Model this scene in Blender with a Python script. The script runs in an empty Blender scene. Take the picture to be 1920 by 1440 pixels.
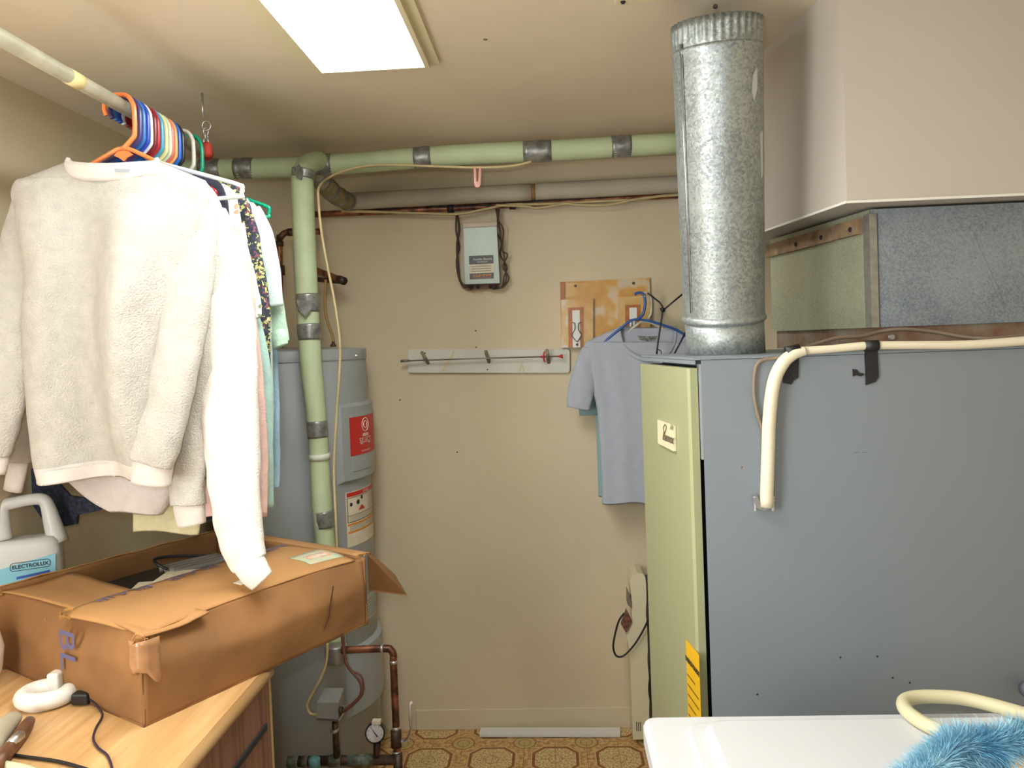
import bpy, bmesh, math, random
from mathutils import Vector, Matrix
from mathutils import noise as mnoise
random.seed(4)
S = bpy.context.scene
COL = S.collection
R = math.radians
# ------------------------------------------------------------------ camera, world, light, exposure
cam = bpy.data.cameras.new('camera'); co = bpy.data.objects.new('camera', cam); COL.objects.link(co)
cam.sensor_width = 36; cam.lens = 27; cam.shift_y = -42/1920; cam.clip_start = .02
CROT = Matrix.Rotation(R(2.98), 3, 'Z') @ Matrix.Rotation(R(88.5), 3, 'X') @ Matrix.Rotation(R(-2.2), 3, 'Z')
CAM = Vector((0, 0, 1.6))
co.matrix_world = Matrix.Translation(CAM) @ CROT.to_4x4()
S.camera = co
w = bpy.data.worlds.new('world'); S.world = w; w.use_nodes = True
w.node_tree.nodes['Background'].inputs[0].default_value = (.8, .85, 1, 1)
w.node_tree.nodes['Background'].inputs[1].default_value = .3
S.view_settings.view_transform = 'Standard'; S.view_settings.look = 'None'
S.view_settings.gamma = 1; S.view_settings.use_curve_mapping = False
S.view_settings.exposure = 0.25
LAMP = 19.5        # strength of the ceiling fixture's diffuser
fl = bpy.data.lights.new('camera_flash', 'POINT'); fl.energy = 20; fl.shadow_soft_size = .02; fl.color = (.93, .97, 1)
flo = bpy.data.objects.new('camera_flash', fl); flo.location = (-.05, -.02, 1.68); COL.objects.link(flo)
# added fill lamp near the left wall, brightens left-facing surfaces; no window there
dl = bpy.data.lights.new('left_fill_light', 'AREA'); dl.shape = 'RECTANGLE'; dl.size = .8; dl.size_y = 1.4
dl.energy = 44; dl.color = (.90, .96, 1)
dlo = bpy.data.objects.new('left_fill_light', dl); dlo.location = (-1.27, .20, 1.50); dlo.rotation_euler = (R(95), 0, R(-64)); COL.objects.link(dlo)

def P(px, py, Y):
    d = CROT @ Vector(((px-960)/1440, (-(py-720)-42)/1440, -1)); return CAM + d*(Y/d.y)
def G(px, py, z):
    d = CROT @ Vector(((px-960)/1440, (-(py-720)-42)/1440, -1)); return CAM + d*((z-CAM.z)/d.z)

# ------------------------------------------------------------------ materials
def lin(c): return tuple((x/12.92 if x <= .04045 else ((x+.055)/1.055)**2.4) for x in (v/255 for v in c))
MATS = {}
def base(name, rough=.6, metal=0):
    m = bpy.data.materials.new(name); m.use_nodes = True; nt = m.node_tree; b = nt.nodes['Principled BSDF']
    b.inputs['Roughness'].default_value = rough; b.inputs['Metallic'].default_value = metal
    MATS[name] = m; return m, nt, b  # every material is procedural
def noise(nt, scale, vec=None, detail=3, rough=.55):
    n = nt.nodes.new('ShaderNodeTexNoise'); n.inputs['Scale'].default_value = scale; n.inputs['Detail'].default_value = detail
    n.inputs['Roughness'].default_value = rough
    if vec is not None: nt.links.new(vec, n.inputs['Vector'])
    return n
def worldpos(nt, scale=(1, 1, 1)):
    g = nt.nodes.new('ShaderNodeNewGeometry'); mp = nt.nodes.new('ShaderNodeMapping'); mp.inputs['Scale'].default_value = scale
    nt.links.new(g.outputs['Position'], mp.inputs['Vector']); return mp.outputs[0]
def ramp(nt, fac, stops, const=False):
    r = nt.nodes.new('ShaderNodeValToRGB'); e = r.color_ramp.elements
    if const: r.color_ramp.interpolation = 'CONSTANT'
    while len(e) < len(stops): e.new(.5)
    for k, (p, c) in enumerate(stops): e[k].position = p; e[k].color = (*lin(c), 1)
    nt.links.new(fac, r.inputs[0]); return r.outputs[0]
def bump(nt, b, h, strength=.3, dist=.002):
    n = nt.nodes.new('ShaderNodeBump'); n.inputs['Strength'].default_value = strength; n.inputs['Distance'].default_value = dist
    nt.links.new(h, n.inputs['Height']); nt.links.new(n.outputs[0], b.inputs['Normal'])
def mat(name, c, rough=.6, metal=0, var=None, bmp=None, stretch=(1, 1, 1), c2=None, coat=0, sheen=0):
    if name in MATS: return MATS[name]
    m, nt, b = base(name, rough, metal)
    v = worldpos(nt, stretch)
    if var:
        n = noise(nt, var[0], v)
        if c2 is None: c2 = tuple(max(0, x*(1-var[1])) for x in c)
        nt.links.new(ramp(nt, n.outputs[0], [(.35, c2), (.65, c)]), b.inputs['Base Color'])
    else: b.inputs['Base Color'].default_value = (*lin(c), 1)
    if bmp: bump(nt, b, noise(nt, bmp[0], v).outputs[0], bmp[1], .002 if len(bmp) < 3 else bmp[2])
    if coat: b.inputs['Coat Weight'].default_value = coat
    if sheen: b.inputs['Sheen Weight'].default_value = sheen
    return m
def fabric(name, c, s=260, st=.5, var=.08): return mat(name, c, .95, 0, (40, var), (s*.6, min(1, st*1.3), .004), sheen=.12)
def plastic(name, c, rough=.3): return mat(name, c, rough, 0, (30, .05))
wallm = mat('wall_paint', (216, 201, 168), .75, 0, (2.2, .035), (90, .12))
ceilm = mat('ceiling_paint', (222, 208, 182), .8, 0, (1.6, .04), (70, .1))
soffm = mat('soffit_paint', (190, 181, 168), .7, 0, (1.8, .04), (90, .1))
white_enamel = mat('white_enamel', (206, 206, 206), .42, 0, coat=.1)
frame_m = mat('fixture_frame_paint', (214, 204, 168), .5)
foam = mat('green_foam', (186, 199, 158), .65, 0, (9, .05), (160, .15))
foam_d = mat('tan_foam', (160, 146, 104), .8, 0, (20, .2), (120, .2))
ducttape = mat('duct_tape', (158, 158, 152), .38, .55, (40, .25), (60, .5, .003))
copper = mat('aged_copper', (176, 112, 80), .42, .6, (22, .45), (120, .12), c2=(86, 58, 46))
copper_d = mat('dark_copper', (104, 82, 70), .5, .6, (26, .45), (90, .25), c2=(62, 52, 48))
verdigris = mat('verdigris_copper', (118, 140, 124), .8, .2, (60, .6), (140, .5), c2=(88, 68, 56))
solder = mat('solder', (196, 190, 178), .35, .7)
steel = mat('bright_steel', (200, 200, 200), .3, .9)
dark = mat('dark_gap', (26, 25, 30), .8)
black = mat('black_plastic', (24, 24, 27), .45)
tape_b = mat('black_tape', (34, 32, 34), .5, 0, (60, .3), (80, .4))
furn = mat('grey_furnace_enamel', (126, 134, 139), .42, 0, (1.3, .04), (6, .05, .01))
fgreen = mat('green_furnace_enamel', (162, 164, 124), .38, 0, (1.5, .03))
tankm = mat('grey_tank_enamel', (160, 165, 164), .36, 0, (2, .05))
wpipe = mat('white_pipe_wrap', (190, 180, 160), .85, 0, (9, .1), (30, .5, .006), stretch=(.4, 1, 1))
romex = mat('cream_cable', (206, 186, 136), .5, 0, (20, .1))
browncab = mat('brown_cable', (74, 54, 44), .55)
cream = mat('cream_plastic', (222, 214, 176), .4)
whitebd = mat('white_board', (214, 212, 196), .55, 0, (5, .06))
paper = mat('paper', (226, 216, 188), .8, 0, (14, .06))
white_p = mat('white_paint', (226, 224, 214), .5)
ink = mat('blue_ink', (96, 92, 128), .8)
black_ink = mat('black_ink', (40, 38, 40), .7)
red_ink = mat('red_print', (198, 44, 34), .45)
white_ink = mat('white_print', (236, 226, 216), .5)
orange_ink = mat('orange_print', (214, 132, 50), .5)
yellow_l = mat('yellow_print', (232, 180, 24), .4)
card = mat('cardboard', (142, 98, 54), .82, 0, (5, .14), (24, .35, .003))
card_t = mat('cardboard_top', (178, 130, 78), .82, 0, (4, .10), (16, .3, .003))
card_e = mat('cardboard_edge', (186, 132, 66), .9, 0, (80, .3), (200, .5))
cleartape = mat('packing_tape', (172, 126, 86), .22, 0, (30, .12), (30, .5, .003))
woodedge = mat('wood_nosing', (196, 158, 104), .4, 0, (10, .2), stretch=(30, 1, 30))
metal_s = mat('seam_metal', (176, 180, 176), .35, .8, (50, .1))
def galv(name, c1, c2, rough=.4, scale=150, metal=.75):
    m, nt, b = base(name, rough, metal); v = worldpos(nt)
    vo = nt.nodes.new('ShaderNodeTexVoronoi'); vo.inputs['Scale'].default_value = scale; nt.links.new(v, vo.inputs['Vector'])
    n = noise(nt, 7, v); mx = nt.nodes.new('ShaderNodeMath'); mx.operation = 'MULTIPLY_ADD'
    sep = nt.nodes.new('ShaderNodeSeparateColor'); nt.links.new(vo.outputs['Color'], sep.inputs[0])
    nt.links.new(sep.outputs[0], mx.inputs[0]); mx.inputs[1].default_value = .6; nt.links.new(n.outputs[0], mx.inputs[2])
    nt.links.new(ramp(nt, mx.outputs[0], [(.35, c2), (1.0, c1)]), b.inputs['Base Color'])
    r = nt.nodes.new('ShaderNodeMapRange'); r.inputs['To Min'].default_value = rough-.1; r.inputs['To Max'].default_value = rough+.15
    nt.links.new(sep.outputs[1], r.inputs[0]); nt.links.new(r.outputs[0], b.inputs['Roughness'])
    bump(nt, b, noise(nt, 220, v).outputs[0], .25, .002); return m
galv_duct = galv('galvanised_duct', (166, 172, 168), (124, 131, 131), .44, 210, .6)
galv_plen = galv('galvanised_plenum', (150, 160, 168), (118, 128, 138), .5, 300, .5)
galv_side = galv('galvanised_side', (176, 178, 152), (156, 159, 136), .5, 260, .45)
def woodtop():
    m, nt, b = base('maple_laminate', .35); v = worldpos(nt, (1, 1, 1))
    mp = nt.nodes.new('ShaderNodeMapping'); mp.inputs['Rotation'].default_value = (0, 0, R(8)); mp.inputs['Scale'].default_value = (34, 2.2, 4)
    nt.links.new(v, mp.inputs[0]); n = noise(nt, 1, mp.outputs[0], 4)
    nt.links.new(ramp(nt, n.outputs[0], [(.25, (172, 126, 76)), (.5, (196, 154, 102)), (.72, (214, 178, 126))]), b.inputs['Base Color']); return m
maple = woodtop()
def brownwood():
    m, nt, b = base('brown_woodgrain', .55); v = worldpos(nt, (60, 60, 2.5)); n = noise(nt, 1.2, v, 4)
    nt.links.new(ramp(nt, n.outputs[0], [(.3, (86, 56, 44)), (.52, (122, 84, 66)), (.75, (138, 98, 78))]), b.inputs['Base Color'])
    bump(nt, b, n.outputs[0], .2, .001); return m
brownw = brownwood()
def marbled(name, stops, scale=9):
    m, nt, b = base(name, .3); v = worldpos(nt); n = noise(nt, scale, v, 2)
    nt.links.new(ramp(nt, n.outputs[0], stops), b.inputs['Base Color']); return m
plaq = marbled('gold_glaze', [(.3, (188, 132, 56)), (.54, (206, 156, 78)), (.62, (206, 184, 146)), (.8, (200, 192, 184))])
plaq2 = marbled('white_glaze', [(.35, (200, 150, 76)), (.56, (212, 176, 112)), (.68, (214, 206, 196))], 11)
plaq_o = mat('orange_glaze', (186, 112, 48), .35, 0, (30, .15))
def floral(name, bg, cols, scale, thr=.45):
    m, nt, b = base(name, .9); v = worldpos(nt); vo = nt.nodes.new('ShaderNodeTexVoronoi'); vo.inputs['Scale'].default_value = scale
    ns = noise(nt, scale*.8, v, 2); mxv = nt.nodes.new('ShaderNodeVectorMath'); mxv.operation = 'MULTIPLY_ADD'
    nt.links.new(ns.outputs['Color'], mxv.inputs[0]); mxv.inputs[1].default_value = (.02,)*3; nt.links.new(v, mxv.inputs[2])
    nt.links.new(mxv.outputs[0], vo.inputs['Vector'])
    sep = nt.nodes.new('ShaderNodeSeparateColor'); nt.links.new(vo.outputs['Color'], sep.inputs[0])
    st = [(k/len(cols), c) for k, c in enumerate(cols)]
    cc = ramp(nt, sep.outputs[0], st, True)
    lt = nt.nodes.new('ShaderNodeMath'); lt.operation = 'LESS_THAN'; lt.inputs[1].default_value = thr; nt.links.new(vo.outputs['Distance'], lt.inputs[0])
    mx = nt.nodes.new('ShaderNodeMix'); mx.data_type = 'RGBA'; mx.inputs[6].default_value = (*lin(bg), 1)
    nt.links.new(lt.outputs[0], mx.inputs[0]); nt.links.new(cc, mx.inputs[7]); nt.links.new(mx.outputs[2], b.inputs['Base Color']); return m
flor_dark = floral('dark_floral', (44, 48, 60), [(190, 184, 110), (58, 74, 66), (168, 160, 100), (60, 60, 78), (120, 70, 84), (196, 190, 120), (44, 48, 60)], 120, .55)
flor_green = floral('green_floral', (52, 92, 82), [(52, 92, 82), (58, 100, 88), (130, 150, 110), (52, 92, 82)], 45)
flor_white = floral('white_floral', (226, 222, 212), [(226, 222, 212), (196, 140, 110), (226, 222, 212), (226, 222, 212), (120, 140, 110), (226, 222, 212)], 50, .35)
# printed vinyl floor: octagon frames and medallions between a grid of tile joints
TP = .245; OX, OY = G(803, 1426, 0).x, G(803, 1426, 0).y
def floormat():
    m, nt, b = base('printed_vinyl', .38)
    g = nt.nodes.new('ShaderNodeNewGeometry'); sx = nt.nodes.new('ShaderNodeSeparateXYZ'); nt.links.new(g.outputs['Position'], sx.inputs[0])
    def mth(op, a, bb=None, c=None):
        n = nt.nodes.new('ShaderNodeMath'); n.operation = op
        for k, x in enumerate((a, bb, c)):
            if x is None: continue
            if isinstance(x, (int, float)): n.inputs[k].default_value = x
            else: nt.links.new(x, n.inputs[k])
        return n.outputs[0]
    def cell(o, off):   # distance from the octagon centre, -.5..+.5
        return mth('SUBTRACT', mth('FRACT', mth('ADD', mth('DIVIDE', mth('SUBTRACT', o, off), TP), 100.5)), .5)
    u, v = mth('ABSOLUTE', cell(sx.outputs[0], OX)), mth('ABSOLUTE', cell(sx.outputs[1], OY))
    octd = mth('MAXIMUM', mth('MAXIMUM', u, v), mth('DIVIDE', mth('ADD', u, v), 1.52))
    du, dv = mth('SUBTRACT', .5, u), mth('SUBTRACT', .5, v)
    rad = mth('SQRT', mth('ADD', mth('MULTIPLY', du, du), mth('MULTIPLY', dv, dv)))
    r0 = mth('SQRT', mth('ADD', mth('MULTIPLY', u, u), mth('MULTIPLY', v, v)))
    nz = noise(nt, 130, g.outputs['Position'], 2); nz2 = noise(nt, 60, g.outputs['Position'], 1)
    field = ramp(nt, nz.outputs[0], [(.40, (172, 134, 80)), (.5, (206, 176, 118)), (.62, (226, 204, 150))])
    border = ramp(nt, nz2.outputs[0], [(.42, (184, 132, 78)), (.58, (212, 174, 114))])
    def mix(f, a, c):
        n = nt.nodes.new('ShaderNodeMix'); n.data_type = 'RGBA'; nt.links.new(f, n.inputs[0]) 
        for s, x in ((6, a), (7, c)):
            if isinstance(x, tuple): n.inputs[s].default_value = (*lin(x), 1)
            else: nt.links.new(x, n.inputs[s])
        return n.outputs[2]
    def band(x, a, c): return mth('MULTIPLY', mth('GREATER_THAN', x, a), mth('LESS_THAN', x, c))
    colr = mix(mth('GREATER_THAN', octd, .36), field, border)
    colr = mix(band(octd, .32, .365), colr, (142, 84, 40))
    colr = mix(band(octd, .365, .385), colr, (204, 176, 122))
    colr = mix(mth('LESS_THAN', rad, .19), colr, (192, 166, 104))
    colr = mix(band(rad, .17, .19), colr, (140, 98, 50))
    colr = mix(band(rad, .09, .105), colr, (150, 106, 56))
    colr = mix(band(r0, .10, .112), colr, (156, 112, 60))
    nt.links.new(colr, b.inputs['Base Color']); bump(nt, b, nz.outputs[0], .3, .001); return m
vinyl = floormat(); groutm = mat('vinyl_joint', (120, 88, 50), .7)

# ------------------------------------------------------------------ geometry helpers
def fin(ob, parent=None, mode='centre'):
    return ob
def wloc(o):
    v = Vector((0, 0, 0))
    while o: v += o.location; o = o.parent
    return v
def link(name, verts, faces, m, parent=None, smooth=False, mats=None, fmat=None, recalc=True):
    me = bpy.data.meshes.new(name)
    if parent is None:
        lo = Vector([min(v[k] for v in verts) for k in range(3)]); hi = Vector([max(v[k] for v in verts) for k in range(3)])
        o0 = Vector(((lo.x+hi.x)/2, (lo.y+hi.y)/2, lo.z)); off = Vector((0, 0, 0))
    else:
        n = len(verts); o0 = Vector([sum(v[k] for v in verts)/n for k in range(3)]); off = wloc(parent)
    me.from_pydata([Vector(v)-o0 for v in verts], [], faces); me.update()
    if recalc:
        bm = bmesh.new(); bm.from_mesh(me); bmesh.ops.recalc_face_normals(bm, faces=bm.faces[:]); bm.to_mesh(me); bm.free()
    for mm in (mats or [m]): me.materials.append(mm)
    if fmat:
        for p, k in zip(me.polygons, fmat): p.material_index = k
    if smooth:
        for p in me.polygons: p.use_smooth = True
    o = bpy.data.objects.new(name, me); COL.objects.link(o); o.location = o0-off
    if parent is not None: o.parent = parent
    return o
def tag(o, label=None, cat=None, group=None, kind=None):
    if label: o['label'] = label
    if cat: o['category'] = cat
    if group: o['group'] = group
    if kind: o['kind'] = kind
    return o
def thing(name, loc, label, cat, group=None):
    o = bpy.data.objects.new(name, None); COL.objects.link(o); o.location = loc; o.empty_display_size = .05
    return tag(o, label, cat, group)
class B:
    def __init__(s): s.v = []; s.f = []
    def add(s, v, f):
        n = len(s.v); s.v += [Vector(x) for x in v]; s.f += [tuple(i+n for i in q) for q in f]; return s
    def box(s, a, b, bev=0):
        a, b = Vector(a), Vector(b)
        lo = Vector([min(a[k], b[k]) for k in range(3)]); hi = Vector([max(a[k], b[k]) for k in range(3)])
        if bev <= 0:
            v = [(x, y, z) for z in (lo.z, hi.z) for x, y in ((lo.x, lo.y), (hi.x, lo.y), (hi.x, hi.y), (lo.x, hi.y))]
            return s.add(v, [(0, 3, 2, 1), (4, 5, 6, 7), (0, 1, 5, 4), (1, 2, 6, 5), (2, 3, 7, 6), (3, 0, 4, 7)])
        bm = bmesh.new(); bmesh.ops.create_cube(bm, size=1)
        for v in bm.verts: v.co = Vector([(lo[k]+hi[k])/2+v.co[k]*(hi[k]-lo[k]) for k in range(3)])
        bmesh.ops.bevel(bm, geom=bm.edges[:], offset=bev, segments=2, affect='EDGES', profile=.5)
        bm.verts.index_update(); s.add([v.co.copy() for v in bm.verts], [tuple(v.index for v in f.verts) for f in bm.faces]); bm.free(); return s
    def prism(s, front, off):
        n = len(front); off = Vector(off); v = [Vector(p) for p in front]; v += [p+off for p in v]
        f = [tuple(range(n)), tuple(range(2*n-1, n-1, -1))]+[(k, k+n, (k+1) % n+n, (k+1) % n) for k in range(n)]
        return s.add(v, f)
    def tube(s, pts, r, seg=12, smooth=0, caps=True, flat=None, closed=False):
        pts = [Vector(p) for p in pts]; rs = list(r) if hasattr(r, '__len__') else [r]*len(pts)
        if smooth:
            q, qr = [], []; n = len(pts); rng = n if closed else n-1
            for k in range(rng):
                if closed: p0, p1, p2, p3 = pts[k-1], pts[k], pts[(k+1) % n], pts[(k+2) % n]
                else: p0, p1, p2, p3 = pts[max(k-1, 0)], pts[k], pts[k+1], pts[min(k+2, n-1)]
                for j in range(smooth):
                    t = j/smooth
                    q.append(.5*((2*p1)+(p2-p0)*t+(2*p0-5*p1+4*p2-p3)*t*t+(3*p1-p0-3*p2+p3)*t**3)); qr.append(rs[k]*(1-t)+rs[(k+1) % n]*t)
            if not closed: q.append(pts[-1]); qr.append(rs[-1])
            pts, rs = q, qr
        n = len(pts); T = []
        for k in range(n):
            a = pts[(k-1) % n] if closed else pts[max(k-1, 0)]; c = pts[(k+1) % n] if closed else pts[min(k+1, n-1)]
            d = c-a; T.append(d.normalized() if d.length > 1e-9 else Vector((0, 0, 1)))
        ref = Vector((0, 1, 0)) if abs(T[0].y) < .85 else Vector((1, 0, 0))
        N = (ref-T[0]*ref.dot(T[0])).normalized(); base_i = len(s.v); vs = []; fs = []
        for k in range(n):
            N = (N-T[k]*N.dot(T[k])).normalized(); Bn = T[k].cross(N)
            for j in range(seg):
                a = 2*math.pi*j/seg; fx = flat(k/(n-1), a) if flat else (1, 1)
                vs.append(pts[k]+(N*math.cos(a)*fx[0]+Bn*math.sin(a)*fx[1])*rs[k])
        for k in range(n if closed else n-1):
            k2 = (k+1) % n
            for j in range(seg): fs.append((k*seg+j, k*seg+(j+1) % seg, k2*seg+(j+1) % seg, k2*seg+j))
        if caps and not closed: fs += [tuple(range(seg-1, -1, -1)), tuple((n-1)*seg+j for j in range(seg))]
        return s.add(vs, fs)
    def lathe(s, prof, origin, axis=(0, 0, 1), seg=24):   # prof: (radius, height) pairs
        ax = Vector(axis).normalized(); ref = Vector((1, 0, 0)) if abs(ax.x) < .8 else Vector((0, 1, 0))
        n1 = (ref-ax*ref.dot(ax)).normalized(); n2 = ax.cross(n1); o = Vector(origin); vs = []; fs = []
        for r, h in prof:
            for j in range(seg):
                a = 2*math.pi*j/seg; vs.append(o+ax*h+(n1*math.cos(a)+n2*math.sin(a))*r)
        for k in range(len(prof)-1):
            for j in range(seg): fs.append((k*seg+j, k*seg+(j+1) % seg, (k+1)*seg+(j+1) % seg, (k+1)*seg+j))
        fs += [tuple(range(seg-1, -1, -1)), tuple((len(prof)-1)*seg+j for j in range(seg))]
        return s.add(vs, fs)
    def grid(s, fn, nu, nv, close=False):
        vs = [fn(i/nu, j/nv) for j in range(nv+1) for i in range(nu+1)]
        fs = [(j*(nu+1)+i, j*(nu+1)+i+1, (j+1)*(nu+1)+i+1, (j+1)*(nu+1)+i) for j in range(nv) for i in range(nu)]
        return s.add(vs, fs)
    def sheet(s, fn, nu, nv, off):      # a grid with thickness
        off = Vector(off); n0 = (nu+1)*(nv+1); a = [Vector(fn(i/nu, j/nv)) for j in range(nv+1) for i in range(nu+1)]
        vs = a+[p+off for p in a]; q = lambda i, j: j*(nu+1)+i; fs = []
        for j in range(nv):
            for i in range(nu):
                k = (q(i, j), q(i+1, j), q(i+1, j+1), q(i, j+1)); fs.append(k); fs.append(tuple(x+n0 for x in reversed(k)))
        rim = [q(i, 0) for i in range(nu)]+[q(nu, j) for j in range(nv)]+[q(i, nv) for i in range(nu, 0, -1)]+[q(0, j) for j in range(nv, 0, -1)]
        for k in range(len(rim)): a1, b1 = rim[k], rim[(k+1) % len(rim)]; fs.append((a1, a1+n0, b1+n0, b1))
        return s.add(vs, fs)
    def out(s, name, m, parent=None, smooth=False, **k): return link(name, s.v, s.f, m, parent, smooth, **k)
def pxpoly(pts, Y): return [P(x, y, Y) for x, y in pts]
def slab(name, pts, Y, thick, m, parent=None): return B().prism(pxpoly(pts, Y), (0, thick, 0)).out(name, m, parent)
def pxtube(pts, Y, r, seg=10, smooth=5, **k):
    return B().tube([P(p[0], p[1], p[2] if len(p) > 2 else Y) for p in pts], r, seg, smooth, **k)
def rrect(x0, y0, x1, y1, r, n=5):
    o = []
    for cx, cy, a0 in ((x1-r, y0+r, -90), (x1-r, y1-r, 0), (x0+r, y1-r, 90), (x0+r, y0+r, 180)):
        for k in range(n+1): a = R(a0+90*k/n); o.append((cx+r*math.cos(a), cy+r*math.sin(a)))
    return o
_tc = {}
def text(string, size, fn, m, parent, name='lettering', extr=.0006, align='CENTER', bold=0.0, shear=0):
    """writing as mesh; fn(x, y) puts a point of the text's own plane into the world"""
    cu = bpy.data.curves.new('t', 'FONT'); cu.body = string; cu.size = size; cu.align_x = align; cu.offset = bold; cu.shear = shear; cu.resolution_u = 3
    ob = bpy.data.objects.new('t', cu); COL.objects.link(ob)
    dg = bpy.context.evaluated_depsgraph_get(); me = bpy.data.meshes.new_from_object(ob.evaluated_get(dg))
    vs = [v.co.copy() for v in me.vertices]; fs = [tuple(p.vertices) for p in me.polygons]
    bpy.data.objects.remove(ob); bpy.data.curves.remove(cu); bpy.data.meshes.remove(me)
    return link(name, [fn(v.x, v.y) for v in vs], fs, m, parent, recalc=False)
def plane_fn(o, xd, yd):
    o = Vector(o); xd = Vector(xd); yd = Vector(yd); return lambda x, y: o+xd*x+yd*y
def struct(o, label=None, cat=None): o['kind'] = 'structure'; return tag(o, label, cat)

# ------------------------------------------------------------------ room
H = 2.32; D = 3.13; XL = -1.365; XR = 1.75; YB = -1.3
struct(B().box((XL-.1, D, -.1), (XR+.1, D+.1, H+.1)).out('wall_back', wallm), 'beige painted back wall behind the pipes and shelf board', 'wall')
struct(B().box((XL-.1, YB, -.1), (XL, D, H+.1)).out('wall_left', wallm), 'beige wall beside the hanging clothes', 'wall')
struct(B().box((XR, YB, -.1), (XR+.1, D, H+.1)).out('wall_right', wallm), 'beige wall hidden behind the furnace', 'wall')
fw = B().box((XL-.1, YB-.1, -.1), (-.75, YB, H+.1)).box((.95, YB-.1, -.1), (XR+.1, YB, H+.1)).box((-.75, YB-.1, 2.25), (.95, YB, H+.1))
struct(fw.out('wall_front', wallm), 'beige wall with the doorway behind the photographer', 'wall')
struct(B().box((XL-.1, YB, H), (XR+.1, D, H+.1)).out('ceiling', ceilm), 'flat beige painted ceiling', 'ceiling')
floor = struct(B().box((XL-.1, YB-.6, -.1), (XR+.1, D, -.0015)).out('floor', groutm), 'brown and cream printed tile-pattern vinyl floor', 'floor')
# single tiles of the floor, all of one mesh (the print is laid out in world space)
YT_ = 2.98; T2 = TP/2; tb = B().box((-T2/2+.0008, -T2/2+.0008, -.0015), (T2/2-.0008, T2/2-.0008, .0005))
tile = tb.out('tile', vinyl, floor)
k = 0; off = wloc(floor)
for j in range(-8, 2):
    for i in range(-4, 16):
        cx, cy = OX+(i+.5)*T2, OY+(j+.5)*T2
        if cy+T2/2 > D or cx+T2/2 > 1.1: continue
        t = tile if k == 0 else tile.copy()
        if k: COL.objects.link(t)
        t.location = Vector((cx, cy, -.0005))-off; k += 1
lo_y = OY-8*T2
jm_ = int((D-OY)//T2); vn = B().box((XL, YB-.5, -.0014), (XR, lo_y, .0004)).box((OX-4*T2, OY+jm_*T2+.0008, -.0014), (1.1, D, .0004)).box((1.1, lo_y, -.0014), (XR, D, .0004)).box((XL, lo_y, -.0014), (OX-4*T2-.001, D, .0004))
v_ = vn.out('vinyl_sheet', vinyl, floor)
tag(v_, kind='stuff')
# soffit: boxed-in plenum above the furnace
c0 = P(1588, 377, 1.64); sz = c0.z; rot = R(8)
sd = Vector((-math.sin(rot), math.cos(rot), 0))
p0 = Vector((c0.x, c0.y, sz)); p1 = p0+sd*1.0
pl = [p0, Vector((XR, c0.y+.02, sz)), Vector((XR, p1.y, sz)), p1]
struct(B().prism(pl, (0, 0, H-sz)).out('wall_soffit', soffm), 'beige boxed-in soffit hanging from the ceiling over the furnace', 'soffit')
e = .004
struct(B().prism([p0+Vector((-e, -e, 0)), Vector((XR, c0.y+.02-e, sz)), Vector((XR, c0.y+.02, sz)), p0+Vector((0, .004, 0)), p1, p1+Vector((-e, 0, 0))], (0, 0, -.005)).out('trim_1', white_p), 'thin white edge bead along the bottom of the soffit', 'trim')
# faint baseboard on the back wall
struct(B().box((-.62, D-.006, .0), (.34, D+.002, .085), .003).out('baseboard_back', wallm), 'low beige baseboard at the foot of the back wall', 'baseboard')

# ------------------------------------------------------------------ ceiling light
x0, x1, y0, y1 = -.556, -.293, .75, 1.945
t = thing('ceiling_light', ((x0+x1)/2, (y0+y1)/2, H), 'bright rectangular fluorescent fixture with cream frame on the ceiling', 'ceiling light')
def ringprism(x0, x1, y0, y1, wd, z0, z1):
    b = B(); b.box((x0-wd, y0-wd, z0), (x0, y1+wd, z1)).box((x1, y0-wd, z0), (x1+wd, y1+wd, z1)); b.box((x0, y0-wd, z0), (x1, y0, z1)).box((x0, y1, z0), (x1, y1+wd, z1)); return b
ringprism(x0, x1, y0, y1, .012, H-.02, H).out('inner_frame', frame_m, t)
B().box((x0-.05, y0-.05, H-.008), (x0-.012, y1+.014, H)).box((x1+.012, y0-.05, H-.008), (x1+.036, y1+.014, H)).box((x0-.012, y1+.012, H-.008), (x1+.012, y1+.014, H)).out('outer_frame', frame_m, t)
for px, py in ((560, 86),):
    q = G(px, py, H-.01); B().lathe([(.004, 0), (.003, .003)], q, (0, 0, -1), 10).out('screw', steel, t)
em, nt, b = base('lit_diffuser'); b.inputs['Emission Color'].default_value = (.94, .98, 1, 1); b.inputs['Emission Strength'].default_value = LAMP
b.inputs['Base Color'].default_value = (.9, .9, .9, 1)
B().box((x0, y0, H-.014), (x1, y1, H-.006)).out('diffuser', em, t)
q = G(1205, 0, H); t = thing('ceiling_bracket', q, 'small painted metal plate with a screw at the top edge of the ceiling', 'bracket')
B().box(q+Vector((-.06, -.05, -.006)), q+Vector((.07, .005, 0)), .002).out('plate', frame_m, t)
B().lathe([(.006, 0), (.004, .004)], G(1168, 3, H-.006), (0, 0, -1), 10).out('screw', dark, t)

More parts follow.
